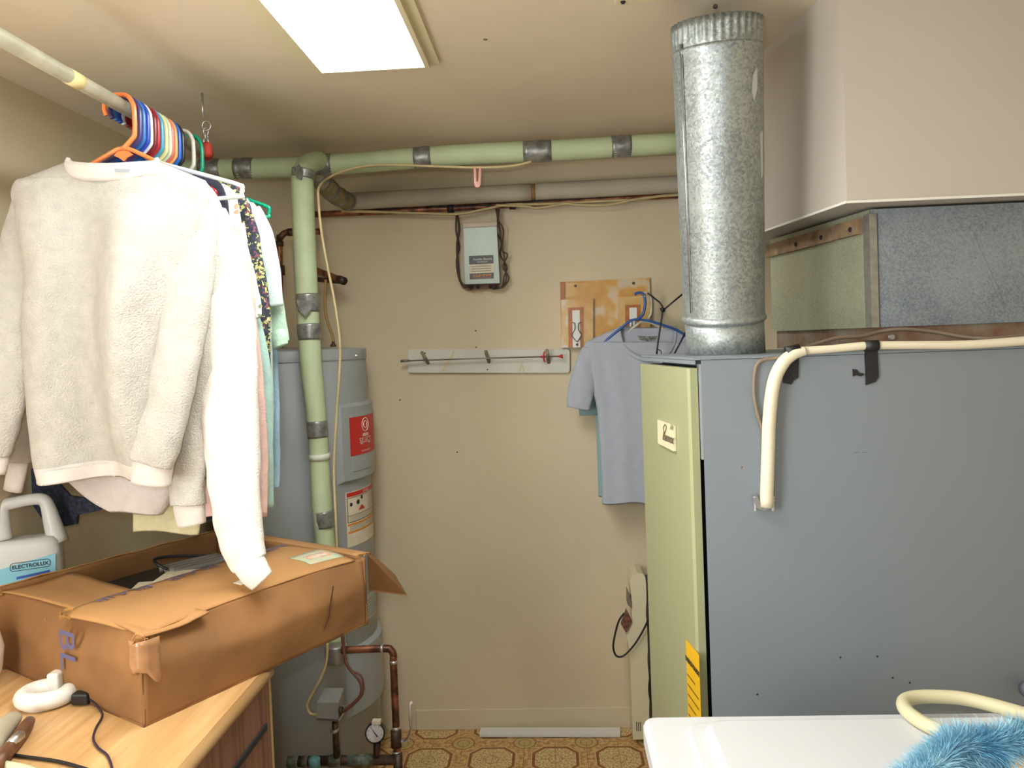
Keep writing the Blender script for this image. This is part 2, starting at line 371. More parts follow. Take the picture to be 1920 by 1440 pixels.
# ------------------------------------------------------------------ pipes at the back
def bands(path_fn, spans, r, m, parent, name='tape_band'):
    for a, c in spans:
        n = 6; pts = [path_fn(a+(c-a)*k/n) for k in range(n+1)]
        b = B().tube(pts, [r*(1+.03*math.sin(5*k)) for k in range(n+1)], 20); b.out(name, m, parent, True)
def lerpath(pts):
    pts = [Vector(p) for p in pts]
    def f(t):
        L = [0]
        for a, c in zip(pts, pts[1:]): L.append(L[-1]+(c-a).length)
        s = t*L[-1]
        for k in range(len(pts)-1):
            if s <= L[k+1] or k == len(pts)-2: return pts[k].lerp(pts[k+1], (s-L[k])/(L[k+1]-L[k]))
    return f
YM = 2.66
t = thing('insulated_pipe', P(850, 290, YM), 'long pale green foam-wrapped pipe running along below the ceiling', 'pipe')
main = [P(330, 318, YM), P(560, 313, YM), P(850, 291, YM), P(1060, 281, YM), P(1300, 266, YM)]
B().tube(main, .0355, 24, 3).out('foam_sleeve', foam, t, True)
mp = lambda px: lerpath([P(300, 320, YM), P(560, 313, YM), P(850, 291, YM), P(1060, 281, YM), P(1340, 263, YM)])((px-300)/1040.)
for a, c in ((380, 420), (447, 483), (596, 632), (787, 819), (990, 1042), (1152, 1188)):
    bands(mp, [(a, c)], .0372, ducttape, t)
    if a == 1152: pass
t = thing('tape_wrapped_branch_pipe', P(620, 350, 2.8), 'short tan branch pipe with tape rings angling back from the green pipe', 'pipe')
bp = [P(588, 322, 2.66), P(607, 345, 2.76), P(630, 366, 2.9), P(652, 378, 3.03)]
B().tube(bp, .034, 20, 4).out('foam_sleeve', foam_d, t, True)
bands(lerpath(bp), [(0, .22), (.40, .52), (.66, .78), (.93, 1.0)], .0365, ducttape, t)
YV = 2.49
t = thing('insulated_drop_pipe', P(600, 700, YV), 'pale green foam-wrapped pipe dropping in front of the grey water tank', 'pipe')
vp = [P(600, 300, 2.64), P(582, 306, 2.58), P(569, 322, 2.51), P(567, 350, YV), P(575, 550, YV), P(583, 680, YV), P(595, 800, YV), P(604, 950, YV), P(613, 1050, YV), P(626, 1150, YV), P(630, 1215, YV)]
B().tube(vp, [.033, .034, .035, .0365, .0365, .0355, .031, .0325, .032, .032, .033], 24, 4).out('foam_sleeve', foam, t, True)
for (xa, ya, xb, yb, rr) in ((570, 318, 568, 334, .038), (576, 551, 578, 585, .038), (579, 607, 581, 637, .0385), (594, 789, 596, 820, .0335), (607, 957, 610, 988, .0345)):
    B().tube([P(xa, ya, YV), P((xa+xb)/2, (ya+yb)/2, YV), P(xb, yb, YV)], [rr, rr*1.01, rr*.99], 20, 3).out('tape_band', ducttape, t, True)
B().tube([P(599, 851, YV), P(600, 862, YV)], .035, 20).out('tape_band', mat('pale_tape', (206, 208, 190), .5), t, True)
B().prism([P(556, 563, YV-.045), P(585, 563, YV-.045), P(584, 580, YV-.05), P(573, 594, YV-.055), P(560, 582, YV-.05)], (0, .002, 0)).out('loose_tape_end', ducttape, t)
B().prism([P(548, 318, 2.46), P(560, 306, 2.46), P(569, 322, 2.44), P(566, 338, 2.45), P(556, 334, 2.45)], (0, .002, 0)).out('loose_tape_end', ducttape, t)
# white wrapped pipe and copper line on the back wall
YW = 3.06
t = thing('white_wrapped_pipe', P(900, 365, YW), 'white paper-wrapped pipe along the top of the back wall', 'pipe')
B().tube([P(650, 378, YW), P(800, 370, YW), P(996, 360, YW)], .034, 20, 4).out('wrap', wpipe, t, True)
B().tube([P(1004, 359, YW), P(1150, 352, YW), P(1330, 342, YW)], .034, 20, 4).out('wrap', wpipe, t, True)
B().tube([P(994, 360, YW), P(1006, 359, YW)], .031, 20).out('bare_joint', mat('brown_joint', (150, 110, 66), .6), t, True)
B().tube([P(650, 378, YW), P(657, 377.6, YW)], .036, 20).out('silver_end', ducttape, t, True)
t = thing('copper_supply_pipe', P(900, 385, 3.09), 'thin copper pipe running under the white wrapped pipe', 'pipe')
B().tube([P(590, 402, 3.09), P(760, 395, 3.09), P(960, 384, 3.09), P(1310, 364, 3.09)], .0125, 14, 3).out('pipe', copper, t, True)
for px, py in ((845, 391), (961, 384)):
    B().tube([P(px-6, py, 3.088), P(px+6, py-.4, 3.088)], .019, 14).out('clip', tape_b, t, True)
def cable(name, pts, Y, r, m, label, cat='cable', group=None, smooth=6, parent=None):
    if parent: return tag(pxtube(pts, Y, r, 8, smooth).out('cord', m, parent, True), label)
    return tag(pxtube(pts, Y, r, 8, smooth).out(name, m, None, True), label, cat, group)
cable('electric_cable', [(640, 396), (700, 397), (790, 400), (860, 401), (910, 392), (950, 384), (1000, 383), (1060, 381), (1130, 377), (1200, 374), (1240, 367), (1310, 362)], 3.065, .0052, romex, 'cream flat cable looping along the front of the copper pipe')
cable('electric_cable', [(930, 385), (985, 387), (1010, 390), (1060, 382), (1080, 384), (1140, 384), (1190, 374), (1240, 368), (1300, 364)], 3.05, .0045, romex, 'second cream cable crossing the copper pipe right of the control box')
cable('black_cable', [(655, 388), (740, 391), (770, 386), (800, 384), (832, 389), (900, 386), (950, 386), (1000, 378), (1060, 374), (1120, 370), (1180, 365), (1300, 358)], 3.08, .004, black, 'thin black cable squeezed between the white pipe and the copper pipe')
cable('yellow_cable', [(996, 303, 2.62), (960, 311, 2.61), (900, 314, 2.61), (820, 312, 2.615), (730, 309, 2.61), (680, 312, 2.61), (640, 322, 2.61), (612, 336, 2.6), (598, 352, 2.45), (597, 375, 2.42), (602, 430, 2.42), (612, 490, 2.42), (626, 560, 2.42), (637, 640, 2.42), (636, 700, 2.42), (630, 790, 2.42), (626, 880, 2.42), (629, 960, 2.42), (632, 1030, 2.42)], 2.6, .0042, romex, 'yellow cable looping off the green pipe and down past the tank')
t = thing('clothespin', P(895, 330, 2.6), 'pink clothespin clipped on the cable under the green pipe', 'clothespin')
for s in (-1, 1): B().prism([P(895+s*1, 345, 2.6), P(895+s*6, 345, 2.6), P(895+s*7, 315, 2.6), P(895+s*3, 315, 2.6)], (0, .012, 0)).out('prong', plastic('pink_plastic', (208, 132, 108)), t)
B().lathe([(.010, 0), (.010, .012)], P(895, 346, 2.6), (0, 1, 0), 14).out('spring_end', MATS['pink_plastic'], t)

# wall control box
YC = D-.075
cbx = t = thing('control_box', P(903, 545, D), 'grey-green metal control box with printed label on the back wall', 'control box')
B().prism(pxpoly([(869, 422), (931, 420), (937, 531), (872, 533)], YC), (0, .07, 0)).out('enclosure', mat('box_enamel', (150, 160, 146), .35, .2, (6, .05)), t)
B().prism(pxpoly([(869, 420), (932, 417), (931, 424), (869, 427)], YC-.006), (0, .07, 0)).out('lid', mat('box_top', (160, 140, 122), .4, .2), t)
B().prism(pxpoly([(874, 533), (935, 531), (935, 540), (874, 543)], D-.03), (0, .03, 0)).out('base_plate', mat('box_rust', (136, 92, 70), .6), t)
for px in (884, 896, 920, 930): B().lathe([(.008, 0), (.008, .012)], P(px, 538, D-.045), (0, -1, 0), 10).out('fitting', dark, t)
lb = pxpoly([(879, 480), (925, 478), (926, 522), (881, 524)], YC-.001)
lbo = B().prism(lb, (0, .001, 0)).out('label_plate', mat('label_dark', (78, 82, 80), .5), t)
mid = B().prism(pxpoly([(880, 496), (926, 494), (926, 511), (880.5, 513)], YC-.0018), (0, .0008, 0)).out('paper_field', paper, t)
xd = (P(926, 495, YC)-P(880, 497, YC)).normalized(); yd = (P(880, 480, YC)-P(881, 524, YC)).normalized()
def onbox(px, py, dy=.002): return plane_fn(P(px, py, YC-dy), xd, yd)
text('Franklin Electric', .0115, onbox(905, 487.5), white_ink, t)
text('CONTROL BOX', .006, onbox(904, 492), white_ink, t)
text('SOLID STATE', .0125, onbox(904, 518.5), orange_ink, t, bold=.0003)
text('WATER SYSTEM CONTROL', .0062, onbox(904, 522), orange_ink, t)
for k in range(3):
    B().prism(pxpoly([(884, 499.5+k*4.5), (921, 498+k*4.5), (921, 498.7+k*4.5), (884, 500.2+k*4.5)], YC-.0022), (0, .0004, 0)).out('print_line', black_ink, t)
cable('black_cord', [(858, 404), (861, 430), (857, 460), (859, 500), (862, 525), (872, 536), (886, 541)], D-.03, .0045, browncab, 'brown twisted cord hanging left of the control box', group=None, parent=cbx)
cable('black_cord', [(856, 404), (855, 432), (861, 462), (856, 490), (860, 520), (869, 538), (884, 543)], D-.022, .0035, browncab, 'thinner brown strand twisting around the cord left of the control box', parent=cbx)
for i, (dx, lab) in enumerate(((0, 'innermost'), (4, 'middle'), (8, 'outermost'))):
    cable('black_cord', [(930+dx*.8, 392), (933+dx*.2, 412), (931+dx*1.6, 432), (940+dx*.2, 456+6*i), (938+dx*1.7, 478), (950-dx*.9, 500), (945+dx*1.1, 520), (941+dx*.3, 538), (922, 542-i)], D-.03-.010*i, .0031, browncab, lab+' brown cord of the bundle hanging right of the control box', parent=cbx)

# pipe hangers of the left corner: copper elbow riser, stub and flexible hose
YE = 2.98
t = thing('copper_riser', P(527, 600, YE), 'aged copper riser with an elbow between the clothes and green pipe', 'pipe')
B().tube([P(600, 434, YE), P(550, 435, YE), P(534, 437, YE), P(526, 446, YE), P(524, 462, YE), P(526, 700, YE)], .0125, 14, 4).out('pipe', copper, t, True)
for a, c, rr in (((540, 435.5), (549, 435), .0155), ((523.8, 452), (524.2, 462), .0155), ((524, 498), (525, 516), .02), ((526, 575), (526.5, 600), .015)):
    B().tube([P(*a, YE), P(*c, YE)], rr, 14).out('coupling', copper_d, t, True)
t = thing('copper_stub', P(620, 518, 3.0), 'capped copper stub slanting from the wall beside the green pipe', 'pipe')
B().tube([P(590, 506, 3.1), P(600, 510, 3.08), P(642, 526, 2.95)], .0135, 14, 3).out('pipe', copper, t, True)
B().tube([P(636, 523.5, 2.966), P(645, 527, 2.94)], .016, 14).out('end_cap', copper_d, t, True)
B().tube([P(596, 524, 3.02), P(642, 528, 2.99)], .010, 12).out('lower_tube', copper_d, t, True)
cable('flexible_hose', [(611, 524), (609, 560), (611, 590), (618, 615), (624, 632), (625, 648)], 2.95, .0055, mat('tan_hose', (176, 140, 84), .5), 'thin tan hose curving down to the top of the water tank', 'hose')

# ------------------------------------------------------------------ water heater
TC = Vector((-.97, 2.83, 0)); TR = .27
def tc(a, z, r=TR): return Vector((TC.x+r*math.sin(R(a)), TC.y-r*math.cos(R(a)), z))
t = thing('water_heater', TC, 'tall grey cylindrical water heater in the left back corner', 'water heater')
B().lathe([(TR-.01, .1), (TR, .11), (TR, 1.575), (TR-.004, 1.59), (TR-.03, 1.598), (.02, 1.61)], TC, (0, 0, 1), 72).out('tank', tankm, t, True)
B().lathe([(TR+.0015, 1.555), (TR+.0025, 1.56), (TR+.0025, 1.59), (TR+.0005, 1.597)], TC, (0, 0, 1), 72).out('top_rim', tankm, t, True)
for a in (20, 140, 260): B().lathe([(.02, 0), (.02, .1)], tc(a, 0, .2), (0, 0, 1), 12).out('foot', dark, t)
for a, z in ((-3, 1.575), (74, 1.57)): B().lathe([(.006, 0), (.004, .004)], tc(a, z, TR+.002), (math.sin(R(a)), -math.cos(R(a)), 0), 10).out('screw', steel, t)
def cylpatch(a0, a1, z0, z1, r0, r1, nu=12, nv=2, taper=0):
    def f(u, v):
        return tc(a0+(a1-a0)*u, z0+(z1-z0)*v, r1)
    b = B().grid(f, nu, nv)
    # side walls back to r0
    rim = [(u/nu, 0) for u in range(nu+1)]+[(1, v/nv) for v in range(1, nv+1)]+[(u/nu, 1) for u in range(nu-1, -1, -1)]+[(0, v/nv) for v in range(nv-1, 0, -1)]
    tp = taper
    vs = [f(u, v) for u, v in rim]+[tc(a0+(a1-a0)*u+(tp*(2*u-1)), z0+(z1-z0)*v+(tp*.003*(2*v-1)), r0) for u, v in rim]; n = len(rim)
    b.add(vs, [(k, (k+1) % n, (k+1) % n+n, k+n) for k in range(n)]); return b
# raised access covers
cylpatch(52, 118, 1.13, 1.39, TR-.004, TR+.016, 16, 2, 5).out('access_cover', tankm, t)
cylpatch(60, 110, 1.16, 1.36, TR+.01, TR+.019, 16, 2, 1).out('cover_panel', tankm, t)
cylpatch(52, 118, .30, .52, TR-.004, TR+.016, 16, 2, 5).out('access_cover', tankm, t)
B().lathe([(.004, 0), (.003, .003)], tc(70, 1.375, TR+.017), (math.sin(R(70)), -math.cos(R(70)), 0), 8).out('screw', steel, t)
rl = cylpatch(59, 96, 1.215, 1.352, TR+.015, TR+.0205, 10, 1).out('red_label', red_ink, t); rl['label'] = 'red maker label'
def cf(ac, zc, r): return lambda x, y: tc(ac+math.degrees(x/r), zc+y, r)
text('state', .022, cf(76, 1.278, TR+.0215), white_ink, rl, bold=.0006)
text('SELECT', .026, cf(76, 1.256, TR+.0215), white_ink, rl)
text('WATER HEATER', .009, cf(76, 1.223, TR+.0215), white_ink, rl)
f_ = cf(76, 1.32, TR+.0215)
for rr in (.024, .013):
    B().tube([f_(rr*math.cos(R(a)), rr*math.sin(R(a))) for a in range(0, 360, 18)], .0014, 6, 0, closed=True).out('emblem_ring', white_ink, rl, True)
B().prism([f_(-.036, -.069), f_(.036, -.069), f_(.036, -.0665), f_(-.036, -.0665)], (0.0003, -.0003, 0)).out('underline', white_ink, rl)
wl = cylpatch(55, 100, .89, 1.085, TR, TR+.0015, 12, 1).out('warning_label', paper, t); wl['label'] = 'white warning label with red and orange bands'
cylpatch(56, 99, 1.068, 1.083, TR, TR+.002, 12, 1).out('red_band', red_ink, wl)
text('DANGER', .012, cf(80, 1.0715, TR+.003), white_ink, wl)
cylpatch(56, 99, .965, .972, TR, TR+.002, 12, 1).out('orange_band', orange_ink, wl)
cylpatch(56, 99, .938, .945, TR, TR+.002, 12, 1).out('orange_band', orange_ink, wl)
for zz in (1.063, 1.0, .976): cylpatch(56, 99, zz, zz+.0016, TR, TR+.002, 12, 1).out('rule', black_ink, wl)
cylpatch(56, 56.5, .976, 1.063, TR, TR+.002, 1, 1).out('rule', black_ink, wl)
for (a, z, rr) in ((60, 1.04, .007), (68, 1.043, .009), (73, 1.056, .007)): B().lathe([(rr, 0), (rr, .0004)], tc(a, z, TR+.002), (math.sin(R(a)), -math.cos(R(a)), 0), 12).out('pictogram', black_ink, wl)
B().prism([tc(68, 1.012, TR+.0025), tc(77, 1.012, TR+.0025), tc(75, 1.022, TR+.0025), tc(72, 1.03, TR+.0025)], (.0003, 0, 0)).out('pictogram', red_ink, wl)
for k in range(16):
    zz = 1.055-.0065*k if k < 8 else .995-.0055*(k-8) if k < 12 else .96-.0055*(k-12)
    cylpatch(84 if k < 8 else 58, 98, zz, zz+.0018, TR, TR+.0018, 10, 1).out('print_line', mat('grey_ink', (130, 126, 116), .7), wl)
pl_ = cylpatch(58, 96, .60, .69, TR, TR+.0014, 10, 1).out('rating_plate', mat('plate_grey', (176, 176, 166), .5), t)
for k in range(6): cylpatch(60, 94, .615+k*.011, .617+k*.011, TR, TR+.0018, 8, 1).out('print_line', MATS['grey_ink'], pl_)
cylpatch(57.5, 58.3, .598, .692, TR, TR+.002, 1, 1).out('rule', black_ink, pl_)
t2 = thing('hose_fitting', P(625, 648, 2.95), 'small brass fitting where the tan hose enters the tank top', 'fitting')
B().lathe([(.012, 0), (.012, .008), (.006, .012), (.006, .02)], (P(625, 650, 2.9).x, 2.9, 1.606), (0, 0, 1), 10).out('nut', copper_d, t2, True)

# lower plumbing in front of tank
YP = 2.40
t = thing('pump_manifold', P(640, 1430, YP), 'copper pipe manifold with gauge near the floor in front of the tank', 'pipe')
B().tube([P(552, 1428, YP), P(745, 1424, YP)], .016, 16, 1).out('manifold_pipe', copper_d, t, True)
for a, c in ((540, 560), (568, 578), (618, 640), (652, 700)):
    B().tube([P(a, 1428-(a-552)*.02, YP), P(c, 1428-(c-552)*.02, YP)], .0185, 16).out('fitting', verdigris, t, True)
B().tube([P(640, 1219, YP), P(720, 1216, YP), P(733, 1219, YP), P(738, 1230, YP), P(738, 1250, YP), P(746, 1440, YP), P(747, 1490, YP)], .0118, 16, 4).out('copper_loop', copper, t, True)
for a, c, rr in (((714, 1216.3), (719, 1216), .0135), ((737.6, 1238), (738, 1244), .0135), ((742, 1362), (742.5, 1369), .0135), ((742.5, 1370), (743.2, 1400), .0175), ((743.6, 1408), (743.8, 1411), .014)):
    B().tube([P(*a, YP), P(*c, YP)], rr, 16).out('coupling', solder if rr < .015 else copper_d, t, True)
B().tube([P(746, 1412, YP), P(747, 1500, YP)], .015, 16).out('lower_pipe', copper_d, t, True)
lv = B().tube([P(745, 1390, YP), P(762, 1388, YP), P(771, 1366, YP-.01), P(770, 1340, YP-.01)], [.006, .005, .0035, .0035], 10, 3).out('valve_lever', steel, t, True)
B().tube([P(770, 1362, YP-.01), P(769, 1321, YP-.01), P(772, 1316, YP-.01)], .0045, 10).out('lever_grip', white_p, lv, True)
B().tube([P(628, 1355, YP-.03), P(632, 1424, YP)], [.010, .0115], 12).out('switch_stem', copper_d, t, True)
B().tube([P(627, 1367, YP-.03), P(628, 1372, YP-.03)], .0135, 12).out('solder_ring', solder, t, True)
gs = B().tube([P(707, 1392, YP-.02), P(705, 1424, YP)], [.012, .009], 12, 1).out('gauge_stem', copper_d, t, True)
gc = P(703, 1375, YP-.03); gax = Vector((.08, -1, .18)).normalized()
g = B().lathe([(.026, -.03), (.031, -.026), (.031, -.002), (.0315, .001), (.0275, .001), (.0275, -.003), (.001, -.003)], gc, gax, 28).out('gauge_case', black, t, True)
B().lathe([(.0272, -.002), (.0272, -.001)], gc, gax, 28).out('gauge_dial', mat('dial_white', (206, 206, 204), .5), g)
gx = gax.cross(Vector((0, 0, 1))).normalized()*-1; gy = gx.cross(gax)*-1
if gy.z < 0: gy = -gy
if gx.x < 0: gx = -gx
fp = lambda x, y: gc+gx*x+gy*y+gax*.0004
B().prism([fp(-.013, .018), fp(.010, -.010), fp(.007, -.012)], gax*.0006).out('needle', dark, g)
for k in range(9):
    a = R(-45+k*33.75); q = lambda r_, da: fp(-r_*math.cos(a+da), r_*math.sin(a+da))
    B().prism([q(.024, -.03), q(.024, .03), q(.0205, .03), q(.0205, -.03)], gax*.0003).out('dial_mark', dark, g)
B().prism([P(697, 1353, YP-.075), P(713, 1353, YP-.075), P(713, 1359, YP-.075), P(697, 1359, YP-.075)], (0, .02, 0)).out('maker_tag', paper, g)
B().lathe([(.018, 0), (.018, .03), (.012, .034)], P(590, 1440, YP-.05), (0, 0, 1), 14).out('teal_cap', plastic('teal_plastic', (104, 158, 160)), t, True)
t = thing('pipe_collar', P(632, 1225, YP), 'metal collar closing the bottom end of the green foam pipe', 'pipe fitting')
B().lathe([(.035, 0), (.036, .003), (.036, .05), (.034, .056)], P(631, 1240, YP+.04), (0, 0, 1), 20).out('collar', mat('collar_metal', (150, 146, 136), .4, .6), t, True)
psw = t = thing('pressure_switch', P(622, 1350, YP-.04), 'grey pressure switch box with flat cover above the copper manifold', 'switch box')
a, b1, c, d = P(594, 1318, YP-.07), P(634, 1318, YP-.07), P(634, 1350, YP-.07), P(594, 1347, YP-.07)
cv = B(); back = [P(608, 1290, YP+.0), P(645, 1290, YP+.0), P(643, 1336, YP+.0), P(606, 1338, YP+.0)]
cv.add([a, b1, c, d]+back, [(0, 1, 2, 3), (0, 4, 5, 1), (1, 5, 6, 2), (2, 6, 7, 3), (3, 7, 4, 0), (7, 6, 5, 4)]); cv.out('cover', mat('switch_grey', (150, 148, 140), .5, 0, (20, .06)), t)
B().prism([P(592, 1346, YP-.075), P(635, 1349, YP-.075), P(635, 1353, YP-.075), P(592, 1350, YP-.075)], (.012, .07, .01)).out('base_lip', steel, t)
B().lathe([(.012, 0), (.012, .008), (.007, .012)], P(637, 1332, YP-.05), (1, -.2, 0), 14).out('cable_clamp', copper_d, t, True)
cable('cream_cord', [(614, 1206), (612, 1240), (602, 1270), (586, 1300), (576, 1322), (582, 1338), (596, 1340)], YP-.05, .0045, romex, 'cream cord curving down to the left side of the pressure switch', parent=psw)
cable('brown_cord', [(641, 1190), (646, 1230), (652, 1250), (672, 1274), (678, 1290), (674, 1306), (658, 1322), (640, 1334)], YP-.05, .0045, mat('redbrown_cable', (112, 70, 56), .5), 'red-brown cord curving down to the right side of the pressure switch', parent=psw)
cable('brown_cord', [(644, 1190), (648, 1235), (658, 1256), (676, 1266), (682, 1286), (678, 1304), (662, 1322), (642, 1337)], YP-.035, .0035, MATS['redbrown_cable'], 'thinner outer brown cord beside the one into the switch', parent=psw)

# ------------------------------------------------------------------ things on the back wall
t = thing('peg_rail', P(917, 699, D), 'long white board with three wooden pegs screwed to the back wall', 'peg rail')
bo = [P(x, y, D-.018) for x, y in rrect(765.5, 655, 1068, 699, 5)]
B().prism(bo, (0, .018, 0)).out('board', whitebd, t)
for (ax_, ay, bx, by, lb_) in ((803, 681, 791, 661, 'l'), (917, 679, 911, 659, 'm'), (1029, 680, 1025, 657, 'r')):
    B().tube([P(ax_, ay, D-.015), P(bx, by, D-.075)], .0072, 12).out('peg', mat('peg_wood', (170, 152, 120), .7, 0, (60, .3)), t, True)
for x, y in ((914, 693), (797, 662)): B().lathe([(.003, 0), (.002, .002)], P(x, y, D-.018), (0, -1, 0), 8).out('screw', dark, t)
for pts in (((853, 658), (849, 668), (842, 684), (833, 696), (828, 696), (836, 682), (845, 668), (850, 658)), ((979, 678), (984, 697), (981, 697), (979, 686), (975, 697), (972, 697))):
    B().prism(pxpoly(pts, D-.0187), (0, .0007, 0)).out('glue_stain', mat('stain', (206, 190, 150), .5), t)
t = thing('grabber_tool', P(900, 672, D-.05), 'thin metal claw pickup tool with red grips lying on the pegs', 'tool')
B().tube([P(752, 677, D-.055), P(900, 672, D-.055), P(1050, 668, D-.055)], .0028, 8).out('shaft', mat('tool_metal', (136, 132, 124), .4, .6), t, True)
B().tube([P(751, 677, D-.055), P(768, 676.4, D-.055)], .005, 8).out('tip', MATS['tool_metal'], t, True)
redp = plastic('red_plastic', (190, 44, 48))
B().tube([P(1014, 669, D-.055), P(1022, 669, D-.055)], .005, 10).out('grip', redp, t, True)
B().tube([P(1022, 659, D-.055), P(1019.5, 664, D-.055), P(1019.5, 674, D-.055), P(1022, 679, D-.055)], .0035, 8, 3).out('finger_grip', redp, t, True)
B().tube([P(1045, 668.5, D-.055), P(1050, 668.3, D-.055), P(1055, 668, D-.055)], [.003, .005, .009], 12).out('plunger_cap', redp, t, True)

t = thing('wall_plaque', P(1135, 650, D), 'gold and white glazed hook plaque on the wall behind the shirts', 'plaque')
B().prism(pxpoly([(1050, 529), (1218, 521), (1222, 640), (1053, 651)], D-.016), (0, .016, 0)).out('back_plate', plaq, t)
B().prism(pxpoly([(1050, 529), (1059, 528.5), (1061, 650), (1053, 651)], D-.02), (0, .006, 0)).out('gold_edge', plaq_o, t)
B().prism(pxpoly([(1062, 532), (1106, 530), (1107, 556), (1062, 557)], D-.0172), (0, .002, 0)).out('white_patch', plaq2, t)
for dx, dy in ((0, 0), (107, -5)):
    F = lambda pts: [P(x+dx, y+dy, D-.038) for x, y in pts]
    blk = B().prism(F([(1052, 562), (1112, 559), (1112, 650), (1053, 652)]), (0, .022, 0)).out('hook_block', plaq2, t)
    B().prism([P(x+dx, y+dy, D-.041) for x, y in ((1065, 577), (1094, 576), (1094, 651), (1066, 652))], (0, .003, 0)).out('orange_recess', plaq_o, blk)
    B().prism([P(x+dx, y+dy, D-.043) for x, y in ((1073, 582), (1087, 581.5), (1088, 651), (1074, 652))], (0, .002, 0)).out('white_strip', white_p, blk)
    q = lambda x, y: P(x+dx, y+dy, D-.05)
    dm = B().prism([q(1081, 614), q(1089, 628), (q(1082, 641)), q(1074, 629)], (0, .006, 0)).out('hook_plate', white_p, blk)
    for s in (-1, 1):
        B().tube([q(1081+s*9, 605), q(1081+s*4, 606), q(1081+s*3.5, 618), q(1081+s*9, 629), q(1082, 641)], .0016, 6, 3).out('wire_hook', mat('hook_wire', (96, 98, 102), .35, .7), blk, True)
    B().lathe([(.005, 0), (.004, .003)], q(1082, 646), (0, -1, 0), 10).out('screw', copper_d, blk)
for x, y in ((1079, 536), (1188, 531)): B().lathe([(.006, 0), (.005, .003)], P(x, y, D-.017), (0, -1, 0), 12).out('screw', copper_d, t)
nails = ((892, 620, 'dark nail hole in the back wall, upper of two above the peg rail'), (893, 651, 'dark nail hole just touching the top of the peg rail'), (857, 848, 'lone dark nail head low on the back wall under the peg rail'), (750, 750, 'dark nail speck on the wall right of the water heater'), (910, 74, 'small dark speck on the ceiling right of the light'))
for x, y, lab in nails[:4]:
    tag(B().lathe([(.0032, 0), (.002, .002)], P(x, y, D), (0, -1, 0), 8).out('nail', dark), lab, 'nail')
tag(B().lathe([(.006, 0), (.003, .002)], G(910, 74, H), (0, 0, -1), 8).out('nail', mat('speck', (110, 98, 78), .8)), nails[4][2], 'nail')

B().tube([P(1208, 553, D-.014), P(1209, 556, YT_-.14)], .003, 8).out('hook_peg', steel, t, True)

# floor strip of white trim lying by the wall
a, b1, c, d = G(899, 1384, 0), G(1163, 1384, 0), G(1163, 1371, 0), G(902, 1371, 0)
m_ = B().prism([v+Vector((0, 0, .004)) for v in (a, b1, c, d)], (0, 0, .012)); tag(m_.out('loose_trim_strip', white_p), 'loose white strip of trim lying on the floor along the back wall', 'trim strip')

# wall heater panel beside the furnace
YH = 2.99
whx = t = thing('wall_heater', G(1195, 1385, 0), 'tall narrow cream panel heater with rounded top left of the furnace', 'heater')
prof = [(1181, 1090), (1185, 1079), (1195, 1074), (1206, 1076), (1211, 1084), (1214, 1200), (1220, 1386), (1187, 1387), (1181, 1220), (1174, 1192), (1186, 1168), (1184, 1120)]
B().prism(pxpoly(prof, YH), (0, .11, 0)).out('casing', cream, t)
for k in range(3): B().prism(pxpoly([(1193+k*3.6, 1354), (1194.4+k*3.6, 1354), (1194.8+k*3.6, 1371), (1193.4+k*3.6, 1371)], YH-.001), (0, .002, 0)).out('vent_slot', dark, t)
B().prism(pxpoly([(1177, 1108), (1185, 1128), (1185, 1142), (1177, 1134)], YH-.003), (0, .06, 0)).out('switch_plate', mat('outlet_grey', (120, 112, 100), .5), t)
B().prism(pxpoly([(1175, 1145), (1185, 1165), (1174, 1187), (1165, 1172)], YH-.012), (0, .03, 0)).out('outlet', mat('outlet_brown', (70, 56, 52), .5, 0, (90, .6), c2=(150, 90, 70)), t)
cable('black_cord', [(1170, 1150), (1160, 1165), (1152, 1195), (1150, 1215), (1156, 1230), (1170, 1229), (1190, 1208), (1208, 1178), (1220, 1150)], YH-.03, .0038, black, 'black cord looping out of the outlet on the cream heater', parent=whx)
cable('black_cord', [(1213, 1078), (1217, 1110), (1215, 1150), (1219, 1200), (1218, 1240), (1222, 1290), (1221, 1340), (1224, 1390)], YH-.0, .008, mat('dark_brown_cable', (58, 46, 44), .6), 'thick dark cord hanging in the gap between cream heater and furnace', parent=whx)
cable('black_cord', [(1217, 1080), (1222, 1120), (1220, 1180), (1223, 1240), (1217, 1290), (1223, 1330)], YH-.01, .004, black, 'thin black cord in the gap beside the furnace door', parent=whx)

# ------------------------------------------------------------------ furnace
FZ = 1.55; FY = 1.6; FX = P(1313, 700, FY).x
fd = Vector((-math.sin(R(8)), math.cos(R(8)), 0))
A = Vector((FX, FY, 0)); Bk = A+fd*.66; Cc = Vector((1.30, FY+.66, 0)); Dd = Vector((1.30, FY, 0))
t = thing('furnace', (A+Cc)/2, 'large grey metal furnace with a pale green front door', 'furnace')
B().prism([A+Vector((.002, .0, 0)), Dd, Cc, Bk+Vector((.16, 0, 0)), A+fd*.385+Vector((.03, 0, 0)), A+Vector((.03, .03, 0))], (0, 0, FZ-.004)).out('cabinet', furn, t)
B().prism([A+Vector((.02, .03, 0.02)), A+Vector((.008, .03, 0.02)), A+fd*.40+Vector((.008, 0, .02)), A+fd*.37+Vector((.03, 0, .02))], (0, 0, FZ-.04)).out('dark_recess', dark, t)
B().prism([A+Vector((-.012, -.002, FZ-.003)), Dd+Vector((0, -.002, FZ-.003)), Cc+Vector((0, 0, FZ-.003)), A+fd*.42+Vector((-.014, 0, FZ-.003))], (0, 0, .005)).out('top_flange', furn, t)
B().prism([A+Vector((-.001, .006, 1.34)), A+Vector((.003, .006, 1.34)), A+Vector((.003, .03, 1.34)), A+Vector((-.001, .03, 1.34))], (0, 0, FZ-.012-1.34)).out('corner_filler', tankm, t)
